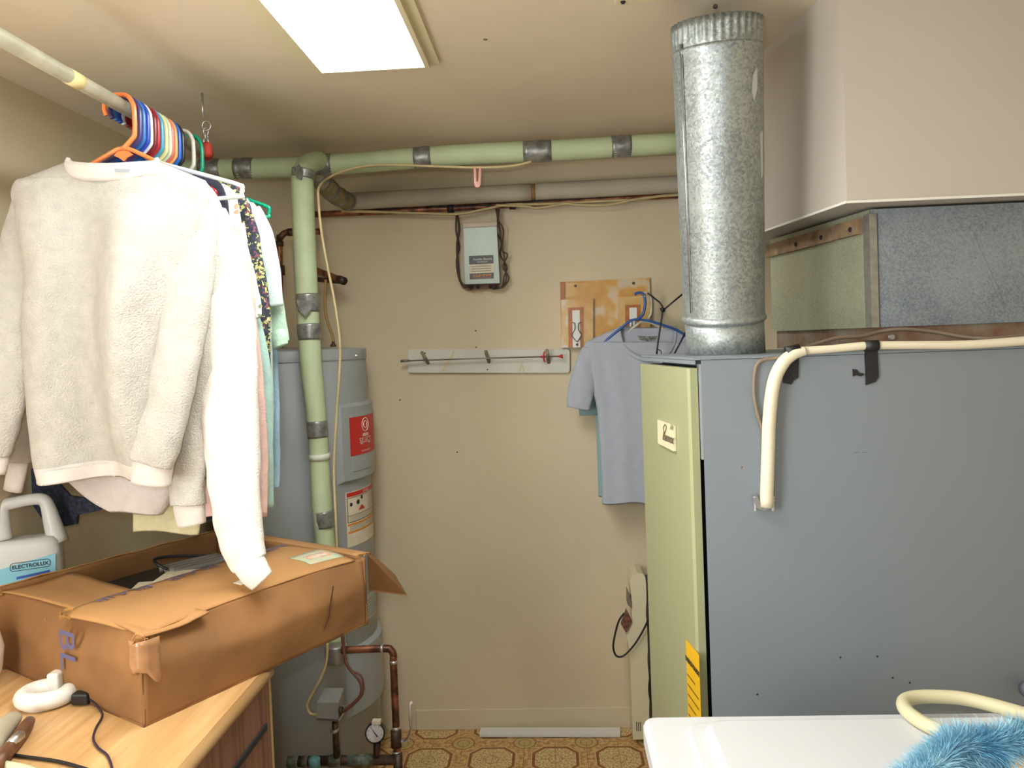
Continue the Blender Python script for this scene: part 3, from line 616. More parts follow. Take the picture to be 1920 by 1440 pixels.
# sloping lip visible above the door
B().add([A+Vector((-.013, 0, FZ-.004)), A+fd*.42+Vector((-.013, 0, FZ-.004)), A+fd*.42+Vector((-.013, 0, FZ-.012)), A+Vector((-.013, 0, FZ-.012)), A+Vector((-.009, 0, FZ-.004)), A+fd*.42+Vector((-.009, 0, FZ-.004)), A+fd*.42+Vector((-.009, 0, FZ-.012)), A+Vector((-.009, 0, FZ-.012))], [(0, 1, 2, 3), (4, 7, 6, 5), (0, 3, 7, 4), (1, 5, 6, 2), (3, 2, 6, 7), (0, 4, 5, 1)]).out('top_lip', furn, t)
dn = A+fd*.015; n_ = Vector((-fd.y, fd.x, 0))
dp = [dn+n_*.001, dn+n_*.017, dn+fd*.006+n_*.022, dn+fd*.385+n_*.022, dn+fd*.39+n_*.001]
for v in dp: v.z = .05
door = B().prism(dp, (0, 0, FZ-.05-.02)).out('front_door', fgreen, t); door['label'] = 'pale green front door'
def ondoor(px, py, lift=.001):
    d_ = CROT @ Vector(((px-960)/1440, (-(py-720)-42)/1440, -1)); o_ = dn+n_*(.022+lift)
    return CAM+d_*((o_-CAM).dot(n_)/d_.dot(n_))
bp_ = B().prism([ondoor(1237, 787), ondoor(1267, 799), ondoor(1268, 846), ondoor(1238, 831)], n_*.006).out('name_plate', cream, door)
dz = Vector((0, 0, 1)); ddx = -fd
oo = ondoor(1252, 828, .008)
text('Lennox', .028, plane_fn(oo, ddx, dz), mat('plate_brown', (110, 96, 74), .5), bp_, shear=.4, bold=.0008)
oo = ondoor(1259, 806, .008); text('AIR', .016, plane_fn(oo, ddx, dz), MATS['plate_brown'], bp_, shear=.3)
# leaf-like flourish
B().tube([ondoor(1246, 812, .008), ondoor(1244, 802, .008), ondoor(1247, 796, .008), ondoor(1249, 803, .008), ondoor(1243, 822, .008)], .0012, 6, 4).out('flourish', MATS['plate_brown'], bp_, True)
u0 = ondoor(1286, 1198, .001); ye = u0.y
L0 = Vector(u0); L1 = ondoor(1312, 1260, .001)
lw = (Vector((L1.x, L1.y, 0))-Vector((L0.x, L0.y, 0))).length
zt = L0.z; lab = B().prism([L0, L0-fd*lw, L0-fd*lw+Vector((0, 0, -.30)), L0+Vector((0, 0, -.30))], n_*.0008).out('yellow_label', yellow_l, door)
lab['label'] = 'yellow energy label'
text('ENERGYGUIDE', lw*.155, plane_fn(L0-fd*lw*.5+n_*.002+Vector((0, 0, -.045)), ddx, dz), black_ink, lab, bold=.0008)
for k in range(9):
    q = L0-fd*lw*.08+n_*.0018+Vector((0, 0, -.075-k*.022)); q2 = q-fd*lw*(.84 if k % 3 else .6)
    B().prism([q, q2, q2+Vector((0, 0, .002)), q+Vector((0, 0, .002))], n_*.0003).out('print_line', black_ink, lab)
for px, py in ((1608, 848), (1622, 848)): B().prism(pxpoly([(px-6, py), (px+3, py-.5), (px+3, py+.6), (px-6, py+1)], FY-.0004), (0, .0006, 0)).out('scratch', mat('scratch', (90, 92, 96), .6), t)
for px, py, c_ in ((1391, 876, copper), (1645, 1231, dark), (1674, 1271, dark), (1420, 1302, dark), (1576, 1233, dark), (1706, 1280, dark)): B().lathe([(.0022, 0), (.0015, .0008)], P(px, py, FY), (0, -1, 0), 8).out('chip', c_, t)
# plenum
pc = P(1634, 500, 1.73); pz0 = 1.6; 
pd = Vector((-math.sin(R(9)), math.cos(R(9)), 0)); q0 = Vector((pc.x, 1.73, pz0)); q1 = q0+pd*.50; q2 = Vector((1.28, q1.y, pz0)); q3 = Vector((1.28, 1.73, pz0))
t = thing('plenum', (q0+q2)/2, 'galvanised sheet-metal plenum between the furnace and the soffit', 'duct')
hp = sz-.006-pz0
B().prism([q0, q3, q3+Vector((0, .01, 0)), q0+Vector((.008, .01, 0))], (0, 0, hp)).out('near_panel', galv_plen, t)
B().prism([q0+pd*.001+Vector((0, .001, 0)), q0+Vector((.006, .011, 0)), q3+Vector((0, .011, 0)), q2, q1], (0, 0, hp)).out('side_panel', galv_side, t)
B().prism([q0+Vector((-.004, -.004, 0)), q0+Vector((.012, -.004, 0)), q0+Vector((.012, 0, 0)), q0, q0+pd*.022, q0+pd*.022+Vector((-.004, 0, 0))], (0, 0, hp-.01)).out('corner_seam', metal_s, t)
B().prism([q0+Vector((.012, -.0025, 0)), q0+Vector((.0145, -.0025, 0)), q0+Vector((.0145, 0, 0)), q0+Vector((.012, 0, 0))], (0, 0, hp-.01)).out('seam_edge', mat('seam_dark', (84, 84, 110), .5, .4), t)
cl_ = [q0+Vector((.012, .01, -pz0+FZ+.002)), Vector((1.27, 1.74, FZ+.002)), Vector((1.27, q1.y, FZ+.002)), q1+Vector((.012, 0, -pz0+FZ+.002))]
B().prism(cl_, (0, 0, pz0-FZ-.002)).out('collar', mat('rusty_collar', (150, 140, 122), .6, .3, (16, .3), c2=(130, 88, 64)), t)
nn = Vector((-pd.y, pd.x, 0))
wz = sz-.055
B().prism([q0+pd*.03+nn*.012+Vector((0, 0, wz-pz0)), q0+pd*.03+Vector((0, 0, wz-pz0)), q1+Vector((0, 0, wz-pz0)), q1+nn*.012+Vector((0, 0, wz-pz0))], (0, 0, .035)).out('wood_batten', mat('batten_wood', (150, 124, 92), .8, 0, (30, .25)), t)
for k in (.06, .19, .32): B().lathe([(.006, 0), (.005, .003)], q0+pd*k+nn*.012+Vector((0, 0, wz-pz0+.014)), nn, 10).out('screw', dark, t)
for px, py in ((1604, 578), (1535, 586), (1571, 588)):
    u = (px-1433)/200; q = q0+pd*(.03+.3*(1-u))+Vector((0, 0, .045)); B().lathe([(.0035, 0), (.003, .002)], q, nn, 8).out('rivet', steel, t)
cr = [P(1822, 430, 1.7285), P(1880, 560, 1.7285), P(1882, 583, 1.7285), P(1876, 583, 1.7285), P(1874, 562, 1.7285), P(1818, 432, 1.7285)]
B().prism(cr, (0, .003, 0)).out('crease', galv_plen, t)
B().lathe([(.008, 0), (.006, .003)], P(1672, 632, 1.735), (0, -1, 0), 12).out('screw', steel, t)

# flue duct standing on the furnace
t = thing('flue_duct', P(1361, 668, 1.80), 'round galvanised duct pipe with a crimped open top on the furnace', 'duct')
b0 = P(1361, 672, 1.80); b0.z = FZ+.002; m0 = P(1357, 598, 1.79); tp_ = P(1345, 97, 1.70); te = P(1343, 54, 1.69)
axd = (tp_-m0); Lg = axd.length; axd = axd.normalized()
B().tube([b0, b0.lerp(m0, .5), m0], [.088, .088, .088], 48).out('lower_section', galv_duct, t, True)
B().lathe([(.088, -.006), (.093, -.002), (.0945, .003), (.093, .008), (.0905, .012)], m0, axd, 48).out('joint_ring', galv_duct, t, True)
B().lathe([(.0895, 0), (.0905, .01), (.0955, Lg-.01), (.098, Lg-.002), (.096, Lg+.004)], m0, axd, 64).out('upper_section', galv_duct, t, True)
def crimp():
    b = B(); seg = 192; vs = []; fs = []; ref = Vector((1, 0, 0)); n1 = (ref-axd*ref.dot(axd)).normalized(); n2 = axd.cross(n1); Lc = (te-tp_).length+.012
    for k, h in enumerate((0, .006, .02, Lc*.7, Lc, Lc*.98, .02)):
        inn = k > 4
        for j in range(seg):
            a = 2*math.pi*j/seg; am = (0, .0, .0022, .0026, .0026, .0026, .0022)[k]; rr = .0945-(.0015 if inn else 0)+am*math.sin(a*36)
            vs.append(tp_+axd*h+(n1*math.cos(a)+n2*math.sin(a))*rr)
    for k in range(6):
        for j in range(seg): fs.append((k*seg+j, k*seg+(j+1) % seg, (k+1)*seg+(j+1) % seg, (k+1)*seg+j))
    return b.add(vs, fs)
crimp().out('crimped_collar', galv_duct, t, True)
# lock seam on the left of the pipe
sdv = (P(1278, 300, 1.72)-P(1345, 300, 1.72)).normalized(); vi = (CAM-m0); vi.z = 0; vi.normalize()
sdir = (sdv*.86+vi*.5).normalized()
for nm, off_, rr, mm in (('lock_seam', 0, .0028, metal_s),):
    B().tube([m0+sdir*.0905+axd*.012, tp_+sdir*.0965], rr, 8).out(nm, mm, t, True)
sdir2 = (sdv*.82+vi*.57).normalized()
B().tube([m0+sdir2*.0905+axd*.012, tp_+sdir2*.0962], .0012, 6).out('seam_line', dark, t, True)
B().lathe([(.005, 0), (.004, .004)], P(1342, 46, 1.69)+vi*.094, vi, 10).out('screw', copper_d, t)
for pts in (((1412, 140), (1420, 125), (1420, 165), (1414, 190), (1410, 170)), ((1425, 250), (1430, 245), (1431, 330), (1427, 335))):
    qs = []
    for x, y in pts:
        f = (598-y)/(598-75); c_ = m0.lerp(tp_, f); rr = .0915+.005*f; 
        d_ = CROT @ Vector(((x-960)/1440, (-(y-720)-42)/1440, -1)); ux = d_.xy.normalized(); cx = Vector((c_.x, c_.y)); tt = cx.dot(ux); h2 = rr*rr-(cx-ux*tt).length_squared
        s_ = (tt-math.sqrt(max(h2, 0)))/d_.xy.length; qs.append(CAM+d_*(s_*.9995))
    B().prism(qs, (0, .0008, 0)).out('paint_smear', mat('smear', (196, 200, 196), .6), t)

# conduit and cables over the furnace
t = thing('conduit', P(1437, 950, FY), 'fat cream conduit bending from the furnace top down its grey side', 'conduit')
cpt = [(1437, 950), (1440, 860), (1443, 780), (1451, 718), (1467, 682), (1488, 664), (1510, 658)]
B().tube([P(x, y, FY-.016) for x, y in cpt], [.0135, .0135, .0135, .0135, .0135, .012, .009], 16, 5).out('conduit_bend', mat('conduit_cream', (222, 214, 186), .4), t, True)
cpt2 = [(1505, 658), (1560, 654), (1630, 648), (1720, 647), (1820, 646), (1935, 638)]
B().tube([P(x, y, FY-.010) for x, y in cpt2], [.0085, .008, .0085, .0085, .009, .0095], 14, 5).out('flat_cable_run', MATS['conduit_cream'], t, True)
cl = thing('conduit_clamp', P(1433, 952, FY), 'shiny metal clamp where the cream conduit enters the furnace', 'clamp')
B().prism(pxpoly([(1412, 934), (1420, 930), (1424, 940), (1432, 948), (1442, 944), (1448, 934), (1454, 938), (1448, 952), (1433, 958), (1418, 952)], FY-.02), (0, .015, 0)).out('saddle', steel, cl)
for px in (1416, 1449):
    B().lathe([(.0035, -.014), (.0035, .012), (.005, .012), (.005, .016)], P(px, 945, FY-.014), (0, 0, 1), 8).out('bolt', steel, cl)
cable('brown_wire', [(1432, 945), (1434, 880), (1433, 820), (1421, 780), (1414, 740), (1415, 700), (1422, 680), (1440, 673), (1480, 668), (1500, 657, 1.61), (1530, 645, 1.64), (1570, 634, 1.66), (1620, 630, 1.68), (1650, 622, 1.7), (1690, 617, 1.7), (1750, 622, 1.7), (1810, 632, 1.68), (1860, 634, 1.66), (1930, 628, 1.66)], FY-.006, .004, mat('taupe_wire', (128, 112, 94), .5), 'thin taupe wire running beside the cream conduit on the furnace', 'wire')
for (x, yt, pts, lab) in ((1487, 660, [(1471, 666), (1499, 660), (1497, 708), (1488, 714), (1484, 721), (1469, 718)], 'black tape strip holding the cable near the conduit bend'),
                     (1634, 648, [(1621, 650), (1645, 646), (1648, 706), (1642, 716), (1624, 722), (1623, 690)], 'black tape strip holding the cable below the plenum corner')):
    t = thing('tape_strip', P(x, 700, FY), lab, 'tape')
    B().prism(pxpoly(pts, FY-.004), (0, .0035, 0)).out('tape_tail', tape_b, t)
    B().tube([P(x-13, yt+(2 if x < 1500 else .5), FY-.011), P(x+12, yt-(3 if x < 1500 else .5), FY-.011)], .0112 if x > 1500 else .0135, 14).out('tape_wrap', tape_b, t, True)
tag(slab('tape_scrap', [(1599, 692), (1607, 693), (1611, 699), (1619, 700), (1620, 704), (1613, 706), (1606, 703), (1600, 706)], FY-.003, .0028, tape_b), 'tiny black scrap of tape left of the tape strip under the plenum', 'tape')

# ------------------------------------------------------------------ washer
WZ = .93; wa = G(1203, 1341, WZ); WX = wa.x; WY = wa.y; WW = .69
t = thing('washing_machine', (WX+WW/2, WY-.34, 0), 'white top-loading washer with recessed lid in the lower right corner', 'washing machine')
B().box((WX+.012, WY-.66, .02), (WX+WW-.012, WY-.012, WZ-.035), .01).out('body', white_enamel, t)
def rslab(x0, y0, x1, y1, r, z0, z1, bev=.006):
    b = B(); o1 = rrect(x0, y0, x1, y1, r, 6); n = len(o1); cx, cy = (x0+x1)/2, (y0+y1)/2
    rings = []
    for ins, z in ((0, z0), (0, z1-bev), (bev*.3, z1-bev*.3), (bev, z1)):
        rings.append([(x-ins*(1 if x > cx else -1), y-ins*(1 if y > cy else -1), z) for x, y in o1])
    vs = [v for rg in rings for v in rg]; fs = [(k*n+j, k*n+(j+1) % n, (k+1)*n+(j+1) % n, (k+1)*n+j) for k in range(3) for j in range(n)]+[tuple(range(n-1, -1, -1)), tuple(3*n+j for j in range(n))]
    return b.add(vs, fs)
rslab(WX, WY-.68, WX+WW, WY, .022, WZ-.04, WZ, .010).out('top_panel', white_enamel, t, False)
rslab(WX+.068, WY-.64, WX+WW-.02, WY-.040, .03, WZ-.001, WZ+.008, .006).out('lid_surround', white_enamel, t)
rslab(WX+.097, WY-.62, WX+WW-.03, WY-.058, .028, WZ+.006, WZ+.022, .009).out('lid', white_enamel, t)
hz = WZ+.034
t = tag(B().tube([P(1455, 1370, 1.25) if False else G(1768, 1372, hz), G(1735, 1358, hz), G(1705, 1338, hz), G(1694, 1322, hz), G(1702, 1311, hz), G(1735, 1306, hz), G(1800, 1309, hz), G(1860, 1322, hz), G(1930, 1342, hz), G(1990, 1360, hz)], .0115, 14, 6).out('drain_hose', mat('hose_cream', (204, 196, 158), .5), None, True), 'cream rubber drain hose looped on the back of the washer', 'hose')
# feather duster
def duster():
    t = thing('feather_duster', G(1830, 1400, WZ+.02), 'fluffy bright blue duster with a tan handle lying on the washer', 'duster')
    b = B(); rnd = random.Random(7); vs, fs = [], []
    core = [G(1700, 1475, WZ+.03), G(1755, 1440, WZ+.04), G(1800, 1400, WZ+.055), G(1850, 1400, WZ+.055), G(1910, 1395, WZ+.055), G(1975, 1390, WZ+.05)]
    path = lerpath(core)
    for k in range(15000):
        u = rnd.random(); c = path(u)
        d = Vector((rnd.gauss(0, 1), rnd.gauss(0, 1), rnd.gauss(.25, .8))).normalized()
        tuft = mnoise.noise(c*30+d*1.6); ln = .030+.016*rnd.random()+.022*max(0, tuft)
        if u < .2: ln *= .8
        if u > .88: ln *= .8
        side = d.cross(Vector((rnd.random()-.5, rnd.random()-.5, rnd.random()-.5))).normalized()*.0006
        bend = Vector((rnd.gauss(0, .006), rnd.gauss(0, .006), -.004))
        s0 = c+d*.004; s1 = c+d*ln*.6+bend*.4; s2 = c+d*ln+bend
        mn = WZ+.016
        for p in (s0, s1, s2): p.z = max(p.z, mn+rnd.random()*.002)
        n = len(vs); vs += [s0-side, s0+side, s1+side, s1-side, s2]; fs += [(n, n+1, n+2, n+3), (n+3, n+2, n+4)]
    b.add(vs, fs); m, nt, bs = base('blue_fluff', .45); v = worldpos(nt); nz = noise(nt, 22, v, 2)
    nt.links.new(ramp(nt, nz.outputs[0], [(.32, (96, 156, 190)), (.55, (138, 190, 212)), (.72, (184, 220, 230))]), bs.inputs['Base Color'])
    o = b.out('fluff', m, t, recalc=False); o['kind'] = 'stuff'
    core_b = B().tube(core, .018, 12, 4).out('padded_core', MATS['blue_fluff'], t, True)
    B().tube([G(1890, 1432, WZ+.04), G(1950, 1426, WZ+.04)], .014, 12, 1).out('handle', mat('tan_handle', (206, 178, 140), .5), t, True)
duster()
tag(B().lathe([(.018, 0), (.018, .02), (.006, .024), (.006, .05)], P(1926, 1290, 1.58), (0, -1, 0), 16).out('tap_knob', mat('knob_metal', (150, 148, 160), .3, .6), None, True), 'grey round knob cut by the right frame edge above the hose', 'knob')

# ------------------------------------------------------------------ counter
CZ = .91; ce = G(505, 1262, CZ); CX = ce.x; CYE = ce.y+.04
t = thing('dresser', (-.96, 1.1, 0), 'brown wood-grain dresser with dark finger grooves', 'dresser')
DX = CX-.012; DY = CYE-.012
B().box((XL+.02, -.2, .0), (DX-.02, DY, CZ-.02)).out('carcass', brownw, t)
for z0_, z1_ in ((.05, .30), (.315, .60), (.615, CZ-.022)):
    dr = B().box((DX-.02, .60, z0_), (DX, DY-.003, z1_), .003).out('drawer', brownw, t)
    B().box((DX-.019, .65, z1_-.028 if z1_ < .8 else z1_-.10), (DX+.004, DY-.03, z1_-.014 if z1_ < .8 else z1_-.085), .002).out('groove', dark, dr)
B().box((DX-.02, DY, 0), (DX-.0, DY+.008, CZ-.02)).out('end_strip', mat('strip_tan', (176, 150, 104), .6), t)
B().box((XL+.005, -.25, CZ-.019), (CX-.02, CYE, CZ), 0).out('maple_top', maple, t)
B().tube([(CX-.018, -.25, CZ-.0135), (CX-.018, CYE, CZ-.0135)], .0135, 16).out('rounded_nosing', maple, t, True)

# ------------------------------------------------------------------ cardboard box
ZB = CZ; ZT = CZ+.165
a = G(270, 1365, ZB); bR = G(690, 1170, ZB); cL = G(5, 1242, ZB)
u = (bR-a); LU = u.length; u = u.normalized(); v = Vector((-u.y, u.x, 0)); LV = (cL-a).dot(v)
LV = min(max(LV, .5), .62)
HB = G(285, 1195, ZB+.165)   # not used for placement
tb_ = thing('cardboard_box', a+u*LU/2+v*LV/2, 'open flat brown cardboard box with crumpled flaps on the dresser', 'box')
def bx(x, y, z): return a+u*x+v*y+Vector((0, 0, z))
hb = .165
def crush(s): return -.004*abs(math.sin(s*9))-.008*mnoise.noise(Vector((s*14, 3, 0)))
# four walls as thin bulged sheets
def wall(p, q, nrm, seedz, bulge=.006, ht=hb, crushed=0):
    def f(s, h):
        h0 = .56+.24*mnoise.noise(Vector((s*3.2, 0, seedz*3)))
        ins = crushed*max(0, (h-h0)/(1-h0))**1.2*math.sin(math.pi*min(max(s, .0), 1))**.35
        b_ = p.lerp(q, s)-nrm*ins+nrm*(bulge*math.sin(math.pi*s)*math.sin(math.pi*min(1, h*1.1))+.0025*mnoise.noise(Vector((s*7, h*3, seedz))))
        zt_ = ht-.002; return b_+Vector((0, 0, zt_*h))
    return B().sheet(f, 48, 20, -nrm*.004)
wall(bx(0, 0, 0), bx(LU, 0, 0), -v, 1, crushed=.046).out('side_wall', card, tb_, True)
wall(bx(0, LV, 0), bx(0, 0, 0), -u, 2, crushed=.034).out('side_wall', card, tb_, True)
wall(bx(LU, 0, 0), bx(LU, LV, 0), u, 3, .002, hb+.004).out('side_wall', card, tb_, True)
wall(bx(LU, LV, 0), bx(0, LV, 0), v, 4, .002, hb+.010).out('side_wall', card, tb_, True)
B().prism([bx(0, 0, .001), bx(LU, 0, .001), bx(LU, LV, .001), bx(0, LV, .001)], (0, 0, .004)).out('bottom', card, tb_)
# flaps
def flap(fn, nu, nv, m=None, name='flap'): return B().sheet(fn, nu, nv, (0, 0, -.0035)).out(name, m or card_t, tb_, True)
# left flap (folded in from the left wall)
fl1 = flap(lambda s, h: bx(.031*(1-h)*math.sin(math.pi*s)**.35+h*(.17-.015*s), LV*(1-.98*s), hb+.002-.006*math.sin(math.pi*h)+.003*mnoise.noise(Vector((s*4, h*4, 8)))), 20, 10)
# near flap (hinged on the long near side)
def nearf(s, h):
    x = .012+(LU-.03)*s; y = h*(LV*.50); 
    hh = min(1, h*5); z = hb-.0015+.006*hh+.008*math.sin(h*math.pi*.9)*(.4+.6*s)+.005*hh*mnoise.noise(Vector((s*5, h*3, 1.5)))
    if s < .06: z -= (.06-s)*.12
    ed_ = math.sin(math.pi*min(max((x/LU), 0), 1))**.35
    x += .020*(1-h)*max(0, 1-s*8)
    return bx(x-.01*h*(1-s), y+(1-h)*(.046*ed_-.003), z)
fl2 = flap(nearf, 40, 16)
fl2['label'] = 'near flap printed with a shop name'
# right flap: strip bent outwards then a hanging panel
def rf(s, h): return bx(LU+.045*h, LV*(.98-.94*s), hb+.004+.003*math.sin(h*3)-.004*h)
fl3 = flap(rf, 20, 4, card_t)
A1, B1, C1, D1 = bx(LU+.02, .012, hb+.001), bx(LU+.045, .035, hb+.001), P(763, 1117, 2.02), P(692, 1108, 1.93)
B().prism([A1, bx(LU+.045, .03, hb+.001), P(740, 1078, 2.02), C1, D1], (0.0, .004, 0)).out('hanging_flap', card, tb_)
# back flap leaning outwards, seen as an extra ridge
def bf(s, h): return bx(LU*(.02+.96*s), LV+.028*h, hb+.012-.012*h+.003*mnoise.noise(Vector((s*9, 0, 4))))
flap(bf, 24, 3, card_t)
B().prism([bx(LU*.80, -.0068, .15-.02), bx(LU*.806, -.0068, .13), bx(LU*.775, -.0062, .06), bx(LU*.745, -.0060, .035), bx(LU*.742, -.0060, .036), bx(LU*.77, -.0062, .065)], -v*.0012).out('tear', mat('tear_brown', (84, 52, 30), .9), tb_)
# shipping tape on the near corner
def tapef(s, h):
    ang = s-.5; p_ = bx(-.0012+max(0, ang)*.07, -.0095 if ang > 0 else -.002, 0) if ang > 0 else bx(-.0085, -.002+(-ang)*.05, 0)
    return Vector((p_.x, p_.y, CZ+hb-.002-(.05+.03*s)*h-.009*math.sin(9*s)*h))
B().sheet(tapef, 10, 6, (u+v)*.0008).out('packing_tape', cleartape, tb_, True)
# torn edges
rnd = random.Random(3)
def torn(p, n, sp, parent):
    for k in range(n):
        q = p+Vector((rnd.gauss(0, sp), rnd.gauss(0, sp), rnd.gauss(0, sp*.4))); w_ = Vector((rnd.gauss(0, 1), rnd.gauss(0, 1), rnd.gauss(0, .4))).normalized()*.012
        z_ = Vector((rnd.gauss(0, .3), rnd.gauss(0, .3), rnd.gauss(0, 1))).normalized()*.006
        B().prism([q-w_, q+w_*.8+z_*.3, q+w_*.4+z_, q-w_*.5+z_*.8], (.001, .001, .001)).out('torn_piece', card_e, parent)
torn(bx(.0, .0, hb+.002), 7, .007, tb_); torn(bx(0, LV*.46, hb+.002), 7, .009, tb_); torn(bx(0, LV*.97, hb+.004), 5, .008, tb_); torn(bx(LU, .01, hb+.004), 4, .006, tb_)
# printing on the flaps: BLAIR repeated along the inner edge of the near flap, reading upside down
def onflap(x0):
    def f(x, y):
        X = x0-x; Y = LV*.50-.008-y*.9
        s = (X-.012)/(LU-.03); h = Y/(LV*.5); s = min(max(s, 0), 1); p_ = nearf(s, min(h, 1)); return p_+Vector((0, 0, .0028))
    return f
for x0 in (.135, .30, .455, .575): 
    text('BLAIR', .050, onflap(x0 if x0 < .5 else .565), ink, fl2, bold=-.0001)
lf = lambda x, y: bx(-.0052, LV*.44+y-.018, hb-.014-x*1.0)
text('BL', .085, lambda x, y: bx(-.0115, LV*.46-y, hb-.062-x), ink, tb_, bold=.0004)
B().prism([bx(LU*.80, .028, 0)+Vector((0, 0, 0)), bx(LU*.97, .03, 0), bx(LU*.985, .105, 0), bx(LU*.83, .10, 0)], (0, 0, .0001)).out('sticker', mat('teal_sticker', (160, 190, 160), .5, 0, (60, .2), c2=(206, 176, 140)), tb_).location.z += 0
st = tb_.children[-1]
# sticker laid on the flap surface
def stk(x0, x1, y0, y1, m, nm, lf_=.0012):
    def f(s, h): X = x0+(x1-x0)*s; Y = y0+(y1-y0)*h; return nearf((X-.012)/(LU-.03), (Y+.004)/(LV*.5))+Vector((0, 0, lf_))
    B().sheet(f, 8, 4, (0, 0, -.0006)).out(nm, m, tb_, True)
bpy.data.objects.remove(st)
stk(LU*.80, LU*.96, .03, .12, mat('teal_sticker', (160, 190, 160)), 'sticker')
stk(LU*.83, LU*.95, .055, .085, mat('sticker_print', (206, 150, 110), .6, 0, (90, .4), c2=(214, 214, 196)), 'sticker_print', .0018)
stk(LU*.49, LU*.56, .048, .078, paper, 'sticker')
# contents of the box (things of their own)
t = thing('black_case', bx(.32, .44, .06), 'flat black case lying inside the cardboard box', 'case')
p_ = [bx(.15, .33, .05), bx(.50, .33, .05), bx(.50, .52, .05), bx(.15, .52, .05)]
B().prism(p_, (0, 0, .085)).out('case_body', mat('black_case_m', (40, 38, 44), .6, 0, (60, .2)), t)
B().prism([p+Vector((0, 0, .085)) for p in (bx(.16, .34, .05), bx(.49, .34, .05), bx(.49, .51, .05), bx(.16, .51, .05))], (0, 0, .004)).out('case_lid', black, t)
t = thing('ridged_tool', bx(.38, .42, .14), 'grey ridged plastic gadget with a black cord inside the box', 'gadget')
gm = mat('gadget_grey', (112, 106, 98), .5)
for k in range(4):
    y_ = .34+.022*k
    B().tube([bx(.31, y_+.03, .155), bx(.36, y_+.012, .158), bx(.45, y_-.01, .158)], .009, 10, 3).out('ridge', gm, t, True)
B().tube([bx(.31, .40, .16), bx(.295, .42, .175), bx(.31, .45, .18), bx(.36, .44, .175), bx(.42, .41, .165)], .0035, 8, 5).out('cord', black, t, True)
for (pp, lab) in (([bx(.17, .345, .146), bx(.27, .27, .150), bx(.30, .31, .150), bx(.235, .40, .148)], 'cream paper sheet showing at the left of the box opening'),
                  ([bx(.24, .35, .155), bx(.33, .27, .158), bx(.37, .30, .160), bx(.30, .385, .158)], 'second pale paper sheet overlapping in the box opening')):
    tag(B().prism(pp, (0, 0, .0012)).out('paper_sheet', paper), lab, 'paper')

# ------------------------------------------------------------------ things on the dresser
def jug():
    jx = Vector((math.cos(R(30)), math.sin(R(30)), 0)); jy = Vector((-jx.y, jx.x, 0)); er = P(118, 1040, 1.885); hw = .088
    c = Vector((er.x, er.y, CZ))-jx*hw; t = thing('detergent_jug', c, 'white plastic jug with handle and pale blue label behind the box', 'jug')
    def PJ(px, py, lift=0):   # a point of the jug's middle plane
        d_ = CROT @ Vector(((px-960)/1440, (-(py-720)-42)/1440, -1)); o_ = c-jy*lift; return CAM+d_*((o_-CAM).dot(jy)/d_.dot(jy))
    jm = mat('jug_plastic', (214, 214, 208), .35); hz_ = PJ(118, 1030).z-CZ; dp_ = .045
    prof_ = [(0, .9), (.01, 1), (hz_-.018, 1), (hz_-.012, .985), (hz_-.006, 1.0), (hz_+.010, .98), (hz_+.030, .93), (hz_+.042, .84), (hz_+.044, .5)]
    rings = []; n = 48
    for h, q in prof_:
        for j_ in range(n):
            a_ = 2*math.pi*j_/n; c_, s_ = math.cos(a_), math.sin(a_); e_ = .5
            rings.append(c+jx*hw*q*math.copysign(abs(c_)**e_, c_)+jy*dp_*q*math.copysign(abs(s_)**e_, s_)+Vector((0, 0, h)))
    m_ = len(prof_); fs = [(k*n+j_, k*n+(j_+1) % n, (k+1)*n+(j_+1) % n, (k+1)*n+j_) for k in range(m_-1) for j_ in range(n)]+[tuple(range(n-1, -1, -1)), tuple((m_-1)*n+j_ for j_ in range(n))]
    B().add(rings, fs).out('bottle', jm, t, True)
    B().tube([PJ(108, 1015), PJ(97, 975), PJ(89, 948), PJ(80, 937), PJ(62, 936), PJ(30, 942), PJ(8, 949), PJ(3, 968), PJ(4, 1010)], [.024, .020, .016, .015, .0145, .0145, .016, .018, .024], 16, 4).out('handle', jm, t, True)
    fr = dp_+.0006
    lab = B().prism([PJ(-60, 1085, fr), PJ(104, 1038, fr), PJ(104, 1110, fr), PJ(-60, 1130, fr)], jy*.002).out('label_panel', mat('label_blue', (140, 200, 214), .4), t)
    fn = plane_fn(PJ(57, 1063, fr+.0012), jx, Vector((0, 0, 1))); text('ELECTROLUX', .0125, fn, black_ink, lab, bold=.0003)
    o_ = [fn(x, y+.0045) for x, y in rrect(-.042, -.0095, .042, .0095, .007)]
    B().tube(o_, .0007, 6, 0, closed=True).out('name_border', black_ink, lab)
    B().prism([fn(-.03, -.026), fn(.04, -.020), fn(.04, -.014), fn(-.03, -.020)], -jy*.0008).out('blue_swoosh', mat('deep_blue', (60, 90, 170), .4), lab)
jug()
# white charger base with plug
cz = CZ; pc_ = G(88, 1318, CZ)
t = thing('charger_base', pc_, 'small white round plastic charger base lying beside the cardboard box', 'charger')
wp = plastic('white_plastic', (228, 224, 212), .3)
arc = [Vector((pc_.x+.042*math.cos(R(a_)), pc_.y+.036*math.sin(R(a_)), CZ+.018)) for a_ in range(100, 400, 20)]
B().tube(arc, .0175, 16, 2).out('ring_shell', wp, t, True)
B().lathe([(.044, 0), (.046, .004), (.044, .010), (.04, .012)], pc_+Vector((0, 0, .001)), (0, 0, 1), 32).out('base', wp, t, True)
B().box(pc_+Vector((-.012, .018, .014)), pc_+Vector((.012, .046, .05)), .004).out('fin', wp, t)
for s in (-1, 1): B().box(pc_+Vector((.05, s*.006-.001, .018)), pc_+Vector((.075, s*.006+.001, .024))).out('prong', steel, t)
pl2 = G(155, 1322, CZ)
t = thing('power_plug', pl2, 'black power plug and its thin cord running off the dresser front', 'plug')
